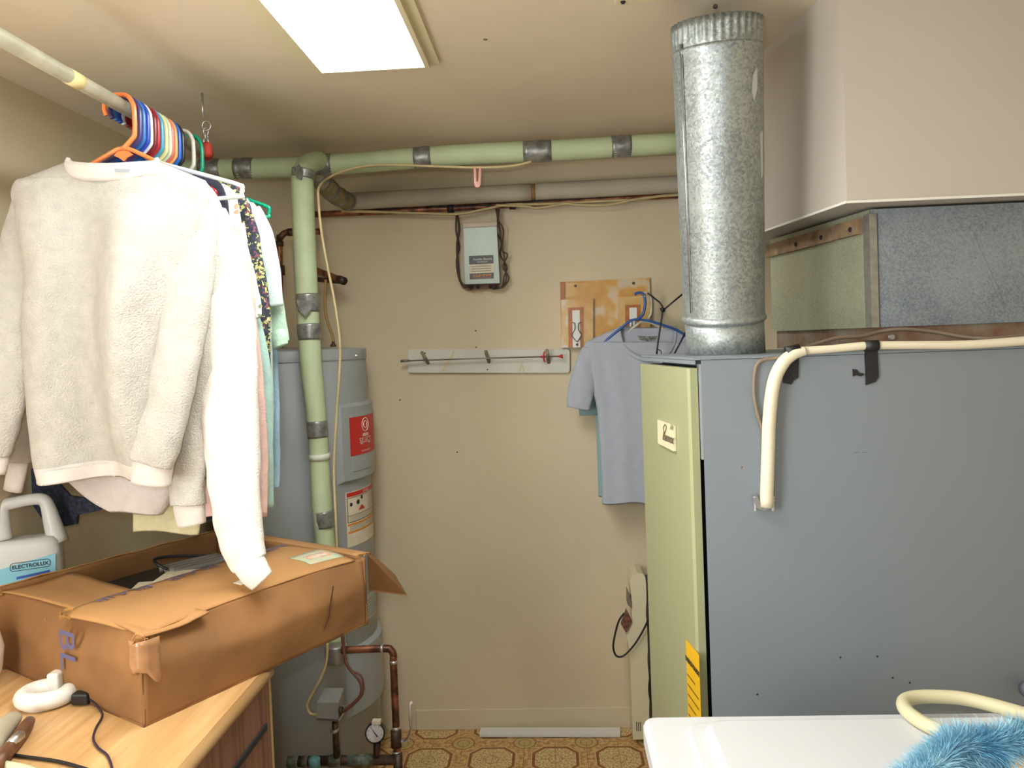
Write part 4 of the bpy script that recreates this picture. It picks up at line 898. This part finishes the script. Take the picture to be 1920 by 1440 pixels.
B().box(pl2+Vector((-.018, -.010, .003)), pl2+Vector((.016, .012, .026)), .004).out('plug_body', black, t)
hz = CZ+.0035
B().tube([pl2+Vector((.014, 0, .013)), G(185, 1328, hz+.004), G(192, 1342, hz), G(180, 1365, hz), G(175, 1385, hz), G(184, 1402, hz), G(202, 1418, hz), G(212, 1450, hz), G(215, 1500, hz)], .0022, 8, 6).out('cord', mat('cord_dark', (46, 32, 48), .5), t, True)
t = thing('pocket_knife', G(20, 1390, CZ), 'brown wooden handled tool with chrome clasp at the lower left edge', 'tool')
B().tube([G(55, 1352, CZ+.012), G(40, 1375, CZ+.012), G(-10, 1440, CZ+.012)], [.010, .013, .013], 12, 3).out('wooden_handle', mat('dark_handle', (112, 72, 44), .45, 0, (40, .25)), t, True)
B().tube([G(38, 1378, CZ+.020), G(20, 1395, CZ+.020)], .009, 12, 1).out('clasp', steel, t, True)
B().tube([G(30, 1345, CZ+.02), G(12, 1360, CZ+.02), G(-20, 1400, CZ+.02)], [.012, .018, .02], 14, 3).out('grey_cover', mat('grey_case', (170, 160, 136), .5), t, True)
tag(B().tube([G(-20, 1408, CZ+.004), G(40, 1418, CZ+.004), G(110, 1428, CZ+.004), G(170, 1445, CZ+.004)], .003, 8, 5).out('extension_cable', black, None, True), 'black cable running along the bottom left edge of the dresser', 'cable')
tag(B().tube([G(-20, 1432, CZ+.008), G(20, 1436, CZ+.008), G(60, 1446, CZ+.008), G(90, 1470, CZ+.008)], .007, 10, 5).out('beige_hose', mat('beige_rubber', (190, 186, 150), .5), None, True), 'pale thick tube curling at the bottom left corner', 'hose')
oc = G(-38, 1290, CZ)
t = thing('rimmed_bottle', oc, 'pale oval bottle with an orange rim cut by the left frame edge', 'bottle')
B().tube([oc+Vector((.0, 0, .012)), oc+Vector((0, 0, .03)), oc+Vector((0, 0, .08)), oc+Vector((0, 0, .125)), oc+Vector((0, 0, .15))], [.03, .042, .048, .038, .016], 28, 4).out('body', mat('pale_glass', (222, 206, 186), .2), t, True)
B().tube([oc+Vector((.048*math.cos(R(a_)), -.012, .08+.072*math.sin(R(a_)))) for a_ in range(0, 360, 15)], .005, 10, 0, closed=True).out('rim', mat('orange_rim', (190, 84, 40), .35), t, True)

# ------------------------------------------------------------------ clothes rod
ra, rb = P(-180, -32, 1.10), P(386, 288, 2.12)
rodf = lambda Y: ra.lerp(rb, (Y-ra.y)/(rb.y-ra.y))
t = thing('clothes_rod', (ra+rb)/2, 'grey painted clothes rod hanging under the ceiling on the left', 'rod')
B().tube([ra, rb], .0155, 20).out('pole', mat('rod_paint', (168, 162, 138), .5, 0, (14, .12)), t, True)
mq = rodf(1.49); B().tube([mq, rodf(1.53)], .0162, 20).out('masking_tape', mat('masking', (214, 196, 140), .7), t, True)
B().tube([rodf(2.09), rodf(2.13)], .018, 16).out('red_end_band', mat('red_rag', (176, 52, 36), .7), t, True)
hk = P(379, 183, 2.10); hk.z = H; end = rodf(2.10)
t = thing('hook_chain', hk, 'steel screw eye and short chain from the ceiling to the rod end', 'hook')
B().tube([hk, P(381, 222, 2.10)], .0032, 8).out('screw_shank', steel, t, True)
def linkring(c, rx, rz, ang, r=.0018): return B().tube([c+Vector((rx*math.cos(R(a_))*math.cos(ang), rx*math.cos(R(a_))*math.sin(ang), rz*math.sin(R(a_)))) for a_ in range(0, 360, 24)], r, 8, 0, closed=True)
linkring(P(387, 236, 2.10), .012, .013, 0, .0022).out('eye', steel, t, True)
for k, (x, y) in enumerate(((386, 247), (387, 256), (386, 265))): linkring(P(x, y, 2.10), .007, .011, k*1.5).out('chain_link', steel, t, True)
tg = P(388, 280, 2.08); tag(B().lathe([(.008, -.022), (.014, -.014), (.014, .012), (.006, .02)], tg, (0, 0, 1), 14).out('red_tie', mat('red_rag', (0, 0, 0)), None, True), 'small red bundle tied at the end of the clothes rod under the chain', 'tie')

# ------------------------------------------------------------------ hangers
def hanger(Y, m, label, name='plastic_hanger', half=.205, tilt=0, r=.0052, group='plastic hangers on the clothes rod'):
    pass
    c = rodf(Y); t = thing(name, c, label, 'hanger', group)
    L = lambda pts: [c+Vector((x, tilt*x, z)) for x, z in pts]
    hk_ = [(-.030, -.022), (-.034, -.006), (-.029, .011), (-.015, .0205), (.004, .0215), (.019, .018), (.030, .004), (.034, -.015), (.033, -.060), (.028, -.075), (.004, -.098)]
    B().tube(L(hk_), r, 10, 4).out('hook', m, t, True)
    B().tube(L([(.004, -.097), (.05, -.115), (half*.93, -.172), (half, -.184), (half*.985, -.198), (half*.93, -.204), (0, -.206), (-half*.93, -.204), (-half*.985, -.198), (-half, -.184), (-half*.93, -.172), (-.042, -.115)]), r*.95, 10, 3, closed=True).out('frame', m, t, True)
    B().prism(L([(-.018, -.112), (-.004, -.098), (.012, -.100), (.026, -.112), (.012, -.118), (.004, -.126), (-.006, -.118)]), (0, .004, 0)).out('neck_web', m, t)
    return t
hc = dict(orange=(238, 130, 70), purple=(70, 58, 110), blue=(44, 108, 176), royal=(40, 70, 170), white=(214, 222, 214), dred=(122, 24, 34), red=(164, 30, 40), teal_b=(70, 150, 180), yellow=(216, 210, 150), mint=(196, 206, 176), coral=(206, 110, 90), peach=(230, 160, 90), dblue=(40, 100, 190), black=(30, 30, 34), pwhite=(206, 200, 188), green=(0, 150, 112))
HL = [(1.677, 'orange', 'orange plastic hanger holding the foremost cream sweatshirt'), (1.700, 'purple', 'dark purple hanger just behind the orange one'), (1.717, 'blue', 'medium blue hanger second behind the orange one'),
      (1.735, 'royal', 'royal blue hanger just in front of the white-green one'), (1.749, 'white', 'white hanger between royal blue and dark red ones'), (1.768, 'dred', 'dark red hanger behind the first white one'), (1.782, 'red', 'bright red hanger in front of the light blue one'),
      (1.799, 'teal_b', 'light blue hanger behind the bright red one'), (1.820, 'yellow', 'pale yellow hanger in the middle of the row'), (1.838, 'mint', 'pale mint hanger behind the yellow one'), (1.853, 'coral', 'coral pink hanger in front of the peach one'), (1.868, 'peach', 'peach orange hanger near the back of the row'),
      (1.889, 'dblue', 'bright blue hanger in front of the black one'), (1.908, 'black', 'black plastic hanger behind the bright blue one'), (1.968, 'pwhite', 'white hanger standing apart before the green one'), (2.018, 'green', 'green hanger at the far end of the rod')]
for Y, k, lab in HL:
    hanger(Y, plastic('hanger_'+k, hc[k], .28), lab, tilt=random.uniform(-.04, .04) if Y > 1.69 else 0, half=.21 if k == 'green' else .245 if k == 'white' else .165)

# ------------------------------------------------------------------ garments
def smoothrows(rows, n):
    out = []; m = len(rows)
    for i in range(n+1):
        s = i/n*(m-1); k = min(int(s), m-2); t_ = s-k
        p0, p1, p2, p3 = rows[max(k-1, 0)], rows[k], rows[k+1], rows[min(k+2, m-1)]
        out.append(tuple(.5*((2*b_)+(c_-a_)*t_+(2*a_-5*b_+4*c_-d_)*t_*t_+(3*b_-a_-3*c_+d_)*t_**3) for a_, b_, c_, d_ in zip(p0, p1, p2, p3)))
    return out
def garment(Y, rows, neck, thick, m, name='body', parent=None, amp=.012, nf=3.2, seed=0, NS=112, NR=70, bdip=.18, hem=0, hem_m=None):
    """a hung top: a closed loop per height; rows = (y px, left px, right px) at depth Y; neck = (left, right, y, front dip px)"""
    sm = smoothrows(rows, NR); vs, fs = [], []; nl, nr, ny, nd = neck
    NL, NRr = P(nl, ny, Y), P(nr, ny, Y); dipz = (P(nl, ny, Y).z-P(nl, ny+nd, Y).z)
    NN = 8; rings = []
    y0_, l0, r0 = sm[0]; Ls, Rs = P(l0, y0_, Y), P(r0, y0_, Y)
    def sect(j):
        a_ = 2*math.pi*j/NS; c_, s_ = math.cos(a_), math.sin(a_); return math.copysign(abs(c_)**.8, c_), math.copysign(abs(s_)**.75, s_)
    for k in range(NN):
        s = k/NN
        for j in range(NS):
            c_, s_ = sect(j); fr = max(0, -s_); bk = max(0, s_)
            pn = NL.lerp(NRr, (c_+1)/2); pn = pn+Vector((0, s_*.032, -dipz*fr**.8-dipz*bdip*bk)); 
            ps = Ls.lerp(Rs, (c_+1)/2); th = thick*.55*(1-.35*abs(c_)); ps = ps+Vector((0, s_*th*(1 if s_ < 0 else .45), 0))
            e_ = s**.9; p_ = pn.lerp(ps, e_); vs.append(p_)
    for i, (yy, l_, r_) in enumerate(sm):
        h = i/NR; Lp, Rp = P(l_, yy, Y), P(r_, yy, Y); wdt = (Rp-Lp).length
        for j in range(NS):
            c_, s_ = sect(j); p_ = Lp.lerp(Rp, (c_+1)/2); th = thick*(.55+.45*min(1, h*3)); g_ = min(1, h*2.2)**1.2
            x_ = c_*wdt/2
            fold = amp*g_*(math.sin(nf*x_*22+seed*1.7+.8*math.sin(h*2.4+seed))*.75+.55*math.sin(nf*x_*41+seed*3.1-h*2.0)+.9*mnoise.noise(Vector((x_*7, h*1.6+seed*5, seed))))
            fine = amp*.18*mnoise.noise(Vector((x_*26, h*9, seed+9*(s_ > 0))))
            side = 1-abs(c_)**6
            y_ = s_*th*(1 if s_ < 0 else .45)+(fold*side if s_ < 0 else fold*side*.15)+fine
            if s_ < 0 and seed == 1: y_ -= .01*math.exp(-((x_-.02)/.12)**2)*g_
            vs.append(p_+Vector((0, y_, .006*g_*math.sin(nf*x_*22+seed)*(h > .9))))
    nrg = NN+NR+1
    # hem turned inwards
    last = vs[-NS:]; cen = sum(last, Vector())/NS
    for q_ in (.985, .97):
        for p_ in last: vs.append(cen+(p_-cen)*q_+Vector((0, 0, .004 if q_ > .98 else .03)))
    nrg += 2
    kb = nrg-1-(hem+2 if hem else 0)
    for k in range(kb):
        for j in range(NS): fs.append((k*NS+j, k*NS+(j+1) % NS, (k+1)*NS+(j+1) % NS, (k+1)*NS+j))
    o = B().add(vs[:(kb+1)*NS], fs).out(name, m, parent, True)
    if hem:     # the rib or turned hem is a piece of its own, gathered where it meets the body
        hv = []; nh = nrg-kb
        for k in range(kb, nrg):
            ring = vs[k*NS:(k+1)*NS]; cen = sum(ring, Vector())/NS; q_ = (.9965 if k == kb else .999 if k < kb+2 else 1.0)
            hv += [cen+(p_-cen)*q_+Vector((0, 0, .002 if k == kb else 0)) for p_ in ring]
        B().add(hv, [(k*NS+j, k*NS+(j+1) % NS, (k+1)*NS+(j+1) % NS, (k+1)*NS+j) for k in range(nh-1) for j in range(NS)]).out('hem_rib', hem_m or m, parent, True)
    return o, vs, NS, NN, NR
def band_from(vs, NS, r0, r1, outw, m, parent, name):
    """a rib that follows rings r0..r1 of a garment, a little proud of it"""
    b = B(); cols = []; rr = list(range(r0, r1+1)); 
    v2 = []
    for q, r_ in enumerate(rr):
        ring = vs[r_*NS:(r_+1)*NS]; cen = sum(ring, Vector())/NS; e_ = outw*math.sin(math.pi*(q+.6)/(len(rr)+.2))
        for p_ in ring: d_ = (p_-cen); d_.z = 0; d_ = d_.normalized() if d_.length else d_; v2.append(p_+d_*e_)
    fs = [(k*NS+j, k*NS+(j+1) % NS, (k+1)*NS+(j+1) % NS, (k+1)*NS+j) for k in range(len(rr)-1) for j in range(NS)]
    return b.add(v2, fs).out(name, m, parent, True)
def sleeve(pts, m, parent, seed=0, seg=36, flatn=.62, wr=.05, name='sleeve', cuff=None, cm=None):
    """pts: (px, py, Y, radius in px)"""
    P3 = [P(x, y, Y) for x, y, Y, r_ in pts]; rs = [r_*Y/1440 for x, y, Y, r_ in pts]
    b = B().tube(P3, rs, seg, 8, flat=lambda t_, a_: (flatn, 1)); 
    for v_ in b.v:
        n_0 = mnoise.noise(Vector((v_.x*14+seed, v_.y*14, v_.z*7)))+.5*mnoise.noise(Vector((v_.x*30, v_.y*30+seed, v_.z*22))); v_.y += n_0*wr*.22; v_.x += n_0*wr*.07
    o = b.out(name, m, parent, True)
    if cuff:
        Q = [P(x, y, Y) for x, y, Y, r_ in cuff]; qs = [r_*Y/1440 for x, y, Y, r_ in cuff]
        B().tube(Q, qs, 28, 4, flat=lambda t_, a_: (flatn, 1)).out('cuff', cm or m, o, True)
    return o
def collar(NLx, NRx, ny, nd, Y, m, parent, w_=.011, dback=.2, h=.02):
    c_ = (P(NLx, ny, Y)+P(NRx, ny, Y))/2; hw = (P(NRx, ny, Y)-P(NLx, ny, Y)).length/2; xd_ = (P(NRx, ny, Y)-P(NLx, ny, Y)).normalized()
    dz_ = P(NLx, ny, Y).z-P(NLx, ny+nd, Y).z; b = B(); n = 64; vs = []; prof_ = [(-.0, .006), (.006, .012), (.008, 0), (.009, -h*.7), (.006, -h), (.0, -h*.9), (-.002, 0)]
    for j in range(n):
        a_ = 2*math.pi*j/n; ca, sa = math.cos(a_), math.sin(a_); fr = max(0, -sa); bk = max(0, sa)
        ct = Vector((0, 0, -dz_*fr**.8-dz_*dback*bk)); rad = (xd_*ca+Vector((0, sa, 0))).normalized()
        for o_, z_ in prof_: vs.append(c_+xd_*ca*hw+Vector((0, sa*.034, 0))+ct+rad*o_*(1+.3*fr)+Vector((0, 0, z_*(1-.75*abs(ca)**6))))
    k = len(prof_); fs = [(j*k+i, j*k+(i+1) % k, ((j+1) % n)*k+(i+1) % k, ((j+1) % n)*k+i) for j in range(n) for i in range(k)]
    return b.add(vs, fs).out('collar', m, parent, True)
cream_f = fabric('cream_fleece', (188, 183, 172), 420, .9, .05)
cream_r = fabric('cream_rib', (208, 200, 190), 600, .3, .03)
white_f = fabric('white_fleece', (232, 224, 212), 420, .5, .04)
GC = 'clothes on the rod'
# 1 front cream sweatshirt
Y = 1.655
g1 = thing('sweatshirt', P(205, 600, Y), 'foremost cream fleece sweatshirt on the orange hanger', 'sweatshirt', GC)
rows = [(338, 34, 384), (362, 24, 396), (410, 34, 390), (500, 52, 366), (600, 50, 348), (700, 54, 338), (790, 62, 330), (850, 70, 326), (897, 78, 322)]
o, vs, NS, NN, NR = garment(Y, rows, (128, 293, 301, 26), .058, cream_f, 'body', g1, .036, .8, 1, bdip=.9, hem=6, hem_m=cream_r)
collar(130, 291, 297, 27, Y, cream_r, g1, dback=.9, h=.027)
B().prism(pxpoly([(214, 316), (242, 317), (241, 323), (215, 322)], Y-.050), (0, .002, 0)).out('size_tag', mat('grey_tag', (150, 158, 164), .7), g1)
sleeve([(368, 385, Y, 34), (362, 470, Y-.005, 46), (345, 600, Y-.03, 47), (322, 720, Y-.055, 45), (300, 820, Y-.065, 46), (287, 868, Y-.067, 42)], cream_f, g1, 3, cuff=[(288, 862, Y-.067, 40), (285, 885, Y-.067, 39), (283, 906, Y-.066, 39)], cm=cream_r)
sleeve([(48, 380, Y, 30), (38, 470, Y, 42), (22, 600, Y-.02, 44), (12, 720, Y-.03, 40), (2, 800, Y-.03, 36), (-8, 850, Y-.03, 30)], cream_f, g1, 5, cuff=[(-8, 848, Y-.03, 28), (-14, 885, Y-.03, 26)], cm=cream_r)
# 2 cream sweatshirt second: its sleeve and hem
Y = 1.72
g2 = thing('sweatshirt', P(240, 700, Y), 'second cream sweatshirt with its hem showing below the first one', 'sweatshirt', GC)
rows = [(338, 70, 378), (362, 62, 398), (450, 66, 402), (600, 62, 380), (750, 70, 360), (850, 90, 350), (920, 150, 330), (962, 210, 306)]
o, vs, NS, NN, NR = garment(Y, rows, (160, 300, 308, 12), .030, fabric('pale_fleece', (204, 194, 186), 420, .5, .04), 'body', g2, .006, 1.1, 2, NS=80, NR=40)
sleeve([(392, 400, Y-.02, 30), (392, 520, Y-.035, 44), (378, 650, Y-.05, 46), (362, 780, Y-.05, 40), (354, 900, Y-.045, 36), (354, 945, Y-.045, 33)], fabric('grey_cream_fleece', (198, 194, 182), 420, .9, .05), g2, 8, cuff=[(354, 940, Y-.045, 31), (356, 962, Y-.045, 30), (360, 984, Y-.045, 28)], cm=cream_r)
sleeve([(80, 420, Y, 30), (52, 600, Y, 34), (45, 760, Y, 32), (36, 865, Y, 24)], cream_f, g2, 12, cuff=[(36, 862, Y, 20), (24, 920, Y, 18)], cm=cream_r)
# 3 white sweatshirt with the long bright sleeve
Y = 1.742
g3 = thing('sweatshirt', P(300, 700, Y), 'white sweatshirt whose long sleeve hangs onto the cardboard box', 'sweatshirt', GC)
rows = [(340, 110, 382), (362, 100, 404), (400, 105, 420), (460, 105, 432), (560, 105, 438), (700, 110, 430), (820, 120, 425), (900, 130, 420)]
o, vs, NS, NN, NR = garment(Y, rows, (180, 320, 316, 12), .022, white_f, 'body', g3, .004, 1.2, 3, NS=64, NR=30)
sleeve([(398, 396, Y-.03, 26), (414, 500, Y-.045, 46), (426, 620, Y-.06, 54), (432, 760, Y-.07, 56), (438, 870, Y-.08, 54), (442, 960, Y-.09, 50), (452, 1020, Y-.10, 44), (468, 1058, Y-.11, 36)], white_f, g3, 21, seg=44, flatn=.5, cuff=[(466, 1054, Y-.11, 34), (478, 1074, Y-.115, 31), (492, 1090, Y-.115, 26)], cm=white_f)
# others behind, seen as slices
def tee(Y, rights, m, label, cat='shirt', sl=None, slm=None, name='shirt', thick=.012, amp=.002, seed=5, cx=None, neck=None, leftpx=None):
    c = rodf(Y); v_ = CROT.transposed() @ (c-CAM); cxp = 960+1440*v_.x/-v_.z
    rows_ = [(y_, (2*cxp-x_) if leftpx is None else max(2*cxp-x_, leftpx), x_) for y_, x_ in rights]
    t_ = thing(name, P(cxp, rights[len(rights)//2][0], Y), label, cat, GC)
    yn = 720-1440*(v_.y/-v_.z)-42+.135*1440/Y
    garment(Y, rows_, (cxp-58, cxp+58, yn, 14), thick, m, 'body', t_, amp, 1.3, seed, NS=56, NR=28)
    if sl: sleeve([(x_, y_, Y+dy_, r_) for x_, y_, dy_, r_ in sl], slm or m, t_, seed, seg=28, flatn=.45, wr=.03)
    return t_
navy = fabric('navy_knit', (40, 44, 60), 300, .4, .2)
tee(1.792, [(328, 392), (342, 413), (368, 425), (400, 430), (480, 432), (560, 434), (800, 428), (900, 425)], navy, 'navy top whose dark shoulder shows beside the white sweatshirt', seed=6, leftpx=250)
nt_ = tee(1.945, [(352, 400), (378, 424), (430, 432), (560, 434), (800, 428), (930, 420), (975, 400)], navy, 'navy lace-hemmed top whose dark hem shows behind the white jug', seed=16, leftpx=50)
B().prism([P(x, y, 1.925) for x, y in ((45, 890), (60, 878), (85, 880), (130, 930), (215, 942), (185, 958), (145, 966), (143, 983), (115, 988), (98, 990), (80, 975), (50, 930))], (0, .01, 0)).out('lace_hem', mat('navy_lace', (48, 54, 74), .8, 0, (110, .5), (150, .8, .004)), nt_)
tee(1.812, [(345, 400), (370, 422), (440, 440), (600, 452), (800, 456), (940, 462), (970, 462)], fabric('pink_knit', (226, 190, 178), 300, .4, .06), 'pink long-sleeved top behind the white sleeve', leftpx=330, sl=[(440, 420, -.02, 18), (456, 560, -.02, 24), (470, 720, -.02, 24), (480, 840, -.02, 22), (487, 968, -.02, 17)], seed=7)
tee(1.834, [(345, 420), (358, 438), (378, 446), (440, 455), (560, 462), (700, 462), (860, 460)], flor_white, 'white blouse with a small orange floral print', 'blouse', leftpx=330, sl=[(438, 420, -.015, 14), (448, 480, -.02, 20), (464, 560, -.02, 24), (470, 598, -.02, 22)], seed=8)
tee(1.858, [(348, 420), (380, 438), (440, 448), (520, 462), (600, 474), (800, 484), (940, 486)], fabric('seafoam_knit', (164, 196, 184), 300, .4, .06), 'seafoam green long-sleeved top in the middle of the row', leftpx=330, sl=[(440, 480, -.015, 14), (464, 580, -.018, 20), (488, 700, -.018, 22), (494, 840, -.018, 20), (496, 952, -.018, 16)], seed=9)
tee(1.885, [(340, 432), (350, 450), (370, 461), (395, 469), (460, 482), (560, 490), (700, 496), (790, 500)], flor_dark, 'black and yellow floral blouse behind the seafoam top', 'blouse', leftpx=330, seed=10, thick=.016, sl=[(456, 385, -.006, 13), (470, 440, -.01, 16), (484, 530, -.012, 17), (494, 610, -.012, 15), (499, 700, -.01, 9), (501, 742, -.01, 7)])
tee(1.908, [(352, 440), (376, 464), (420, 478), (480, 488), (560, 494), (700, 498)], flor_green, 'dark green patterned blouse near the back of the row', 'blouse', leftpx=330, seed=11)
tee(1.968, [(372, 464), (392, 476), (430, 490), (480, 502), (560, 508), (700, 512), (780, 510)], fabric('ice_knit', (206, 222, 214), 300, .3, .05), 'pale ice-white top on the white hanger', leftpx=330, seed=12, sl=[(476, 392, -.005, 14), (492, 440, -.012, 20), (504, 510, -.016, 22), (512, 575, -.016, 20)])
g_ = tee(1.99, [(380, 476), (398, 486), (440, 496), (500, 506), (560, 508), (640, 508)], fabric('mint_knit', (186, 214, 188), 300, .4, .08), 'mint blouse with a short ruffled sleeve', 'blouse', leftpx=330, seed=13, sl=[(500, 480, -.004, 16), (514, 560, -.01, 17), (519, 610, -.01, 17), (522, 640, -.01, 19)])
sleeve([(519, 622, 1.975, 16), (524, 638, 1.97, 20), (528, 650, 1.965, 14)], MATS['mint_knit'], g_, 31, flatn=.5, wr=.06, name='ruffle')
tee(2.018, [(390, 480), (410, 488), (460, 498), (560, 504), (700, 508), (880, 506)], fabric('light_blue_knit', (158, 188, 206), 300, .4, .06), 'light blue long-sleeved top last on the rod, on the green hanger', leftpx=330, seed=14, sl=[(494, 450, .0, 12), (504, 600, .0, 14), (513, 760, .0, 13), (514, 880, .0, 11), (515, 914, .0, 8)])
tee(1.80, [(352, 405), (376, 426), (430, 432), (560, 432), (800, 400), (960, 380), (998, 372)], fabric('pale_yellow_knit', (214, 204, 160), 300, .4, .06), 'pale yellow top whose hem tip shows left of the long white sleeve', seed=15, leftpx=250)

# ------------------------------------------------------------------ grey tees in front of the plaque
YT = 2.98
hb_ = plastic('hanger_steelblue', (52, 92, 158), .3)
t = thing('plastic_hanger', P(1206, 552, YT), 'blue plastic hanger carrying the grey tee by the plaque', 'hanger')
B().tube([P(x, y, YT-.01) for x, y in ((1190, 552), (1196, 549), (1204, 550), (1209, 560), (1209, 575), (1205, 590), (1196, 598))], .0055, 10, 4).out('hook', hb_, t, True)
B().tube([P(x, y, YT-.004) for x, y in ((1196, 598), (1165, 615), (1128, 646), (1124, 653), (1132, 658), (1200, 656), (1250, 650), (1290, 646), (1292, 636), (1264, 617))], .0052, 10, 3, closed=True).out('frame', hb_, t, True)
wh_ = plastic('hanger_cream', (222, 214, 192), .3)
t = thing('plastic_hanger', P(1216, 552, YT+.03), 'cream plastic hanger just behind the blue one by the plaque', 'hanger')
B().tube([P(x, y, YT+.03) for x, y in ((1203, 551), (1211, 549), (1219, 556), (1221, 570), (1220, 588), (1214, 598), (1208, 603))], .0055, 10, 4).out('hook', wh_, t, True)
B().tube([P(x, y, YT+.03) for x, y in ((1208, 602), (1184, 617), (1150, 642), (1150, 650), (1200, 652), (1262, 648), (1264, 638), (1242, 616))], .0052, 10, 3, closed=True).out('frame', wh_, t, True)
bw = mat('black_wire', (22, 20, 24), .4)
t = thing('wire_hanger', P(1243, 580, YT-.10), 'black wire hanger hanging in front of the grey tee', 'hanger')
B().tube([P(x, y, YT-.12) for x, y in ((1214, 549), (1228, 560), (1242, 574), (1240, 600), (1234, 640), (1231, 667))], .0032, 8, 2).out('hook', bw, t, True)
B().tube([P(x, y, YT-.12) for x, y in ((1243, 582), (1262, 566), (1284, 548))], .0032, 8, 1).out('arm', bw, t, True)
B().tube([P(x, y, YT-.12) for x, y in ((1286, 622), (1274, 645), (1260, 672))], .0032, 8, 1).out('lower_arm', bw, t, True)
B().tube([P(x, y, YT-.12) for x, y in ((1240, 577), (1245, 585))], .0075, 10, 1).out('twist', bw, t, True)
B().tube([P(x, y, YT-.12) for x, y in ((1233, 655), (1239, 658), (1240, 664), (1235, 667))], .0018, 6, 3).out('small_hook', bw, t, True)
def shirt(Y, rows, m, label, neck, seed, sl, coll=True, amp=.007):
    t_ = thing('tee_shirt', P(1180, 760, Y), label, 'shirt')
    o, vs, NS, NN, NR = garment(Y, rows, neck, .035, m, 'body', t_, amp, 1.5, seed, bdip=.12, hem=4, NS=96, NR=50)
    for s_ in sl: sleeve(s_, m, t_, seed, seg=30, flatn=.45, wr=.03)
    if coll: collar(neck[0], neck[1], neck[2], neck[3], Y, m, t_, dback=.12, h=.008)
    return t_
greyt = fabric('grey_jersey', (172, 176, 184), 500, .2, .03)
bluet = fabric('aqua_jersey', (142, 172, 176), 500, .2, .03)
ts = shirt(YT, [(641, 1098, 1306), (665, 1092, 1312), (700, 1100, 1308), (760, 1118, 1300), (830, 1124, 1296), (900, 1128, 1292), (942, 1129, 1290)], greyt, 'grey short-sleeved tee on the blue hanger beside the furnace', (1163, 1264, 612, 62), 22,
      [[(1106, 652, YT, 12), (1098, 690, YT-.005, 22), (1090, 730, YT-.01, 25), (1084, 766, YT-.01, 22)]])
B().prism(pxpoly([(1195, 629), (1214, 631), (1232, 630), (1228, 638), (1214, 640), (1200, 637)], YT+.008), (0, .002, 0)).out('neck_label', mat('label_grey', (140, 138, 128), .7, 0, (200, .5)), ts)
shirt(YT+.075, [(655, 1100, 1300), (700, 1104, 1306), (780, 1116, 1300), (860, 1120, 1300), (928, 1122, 1300)], bluet, 'aqua tee showing at the left edge behind the grey tee', (1170, 1240, 622, 24), 23,
      [[(1110, 680, YT+.06, 14), (1102, 740, YT+.055, 18), (1104, 778, YT+.055, 17)]], False, .003)
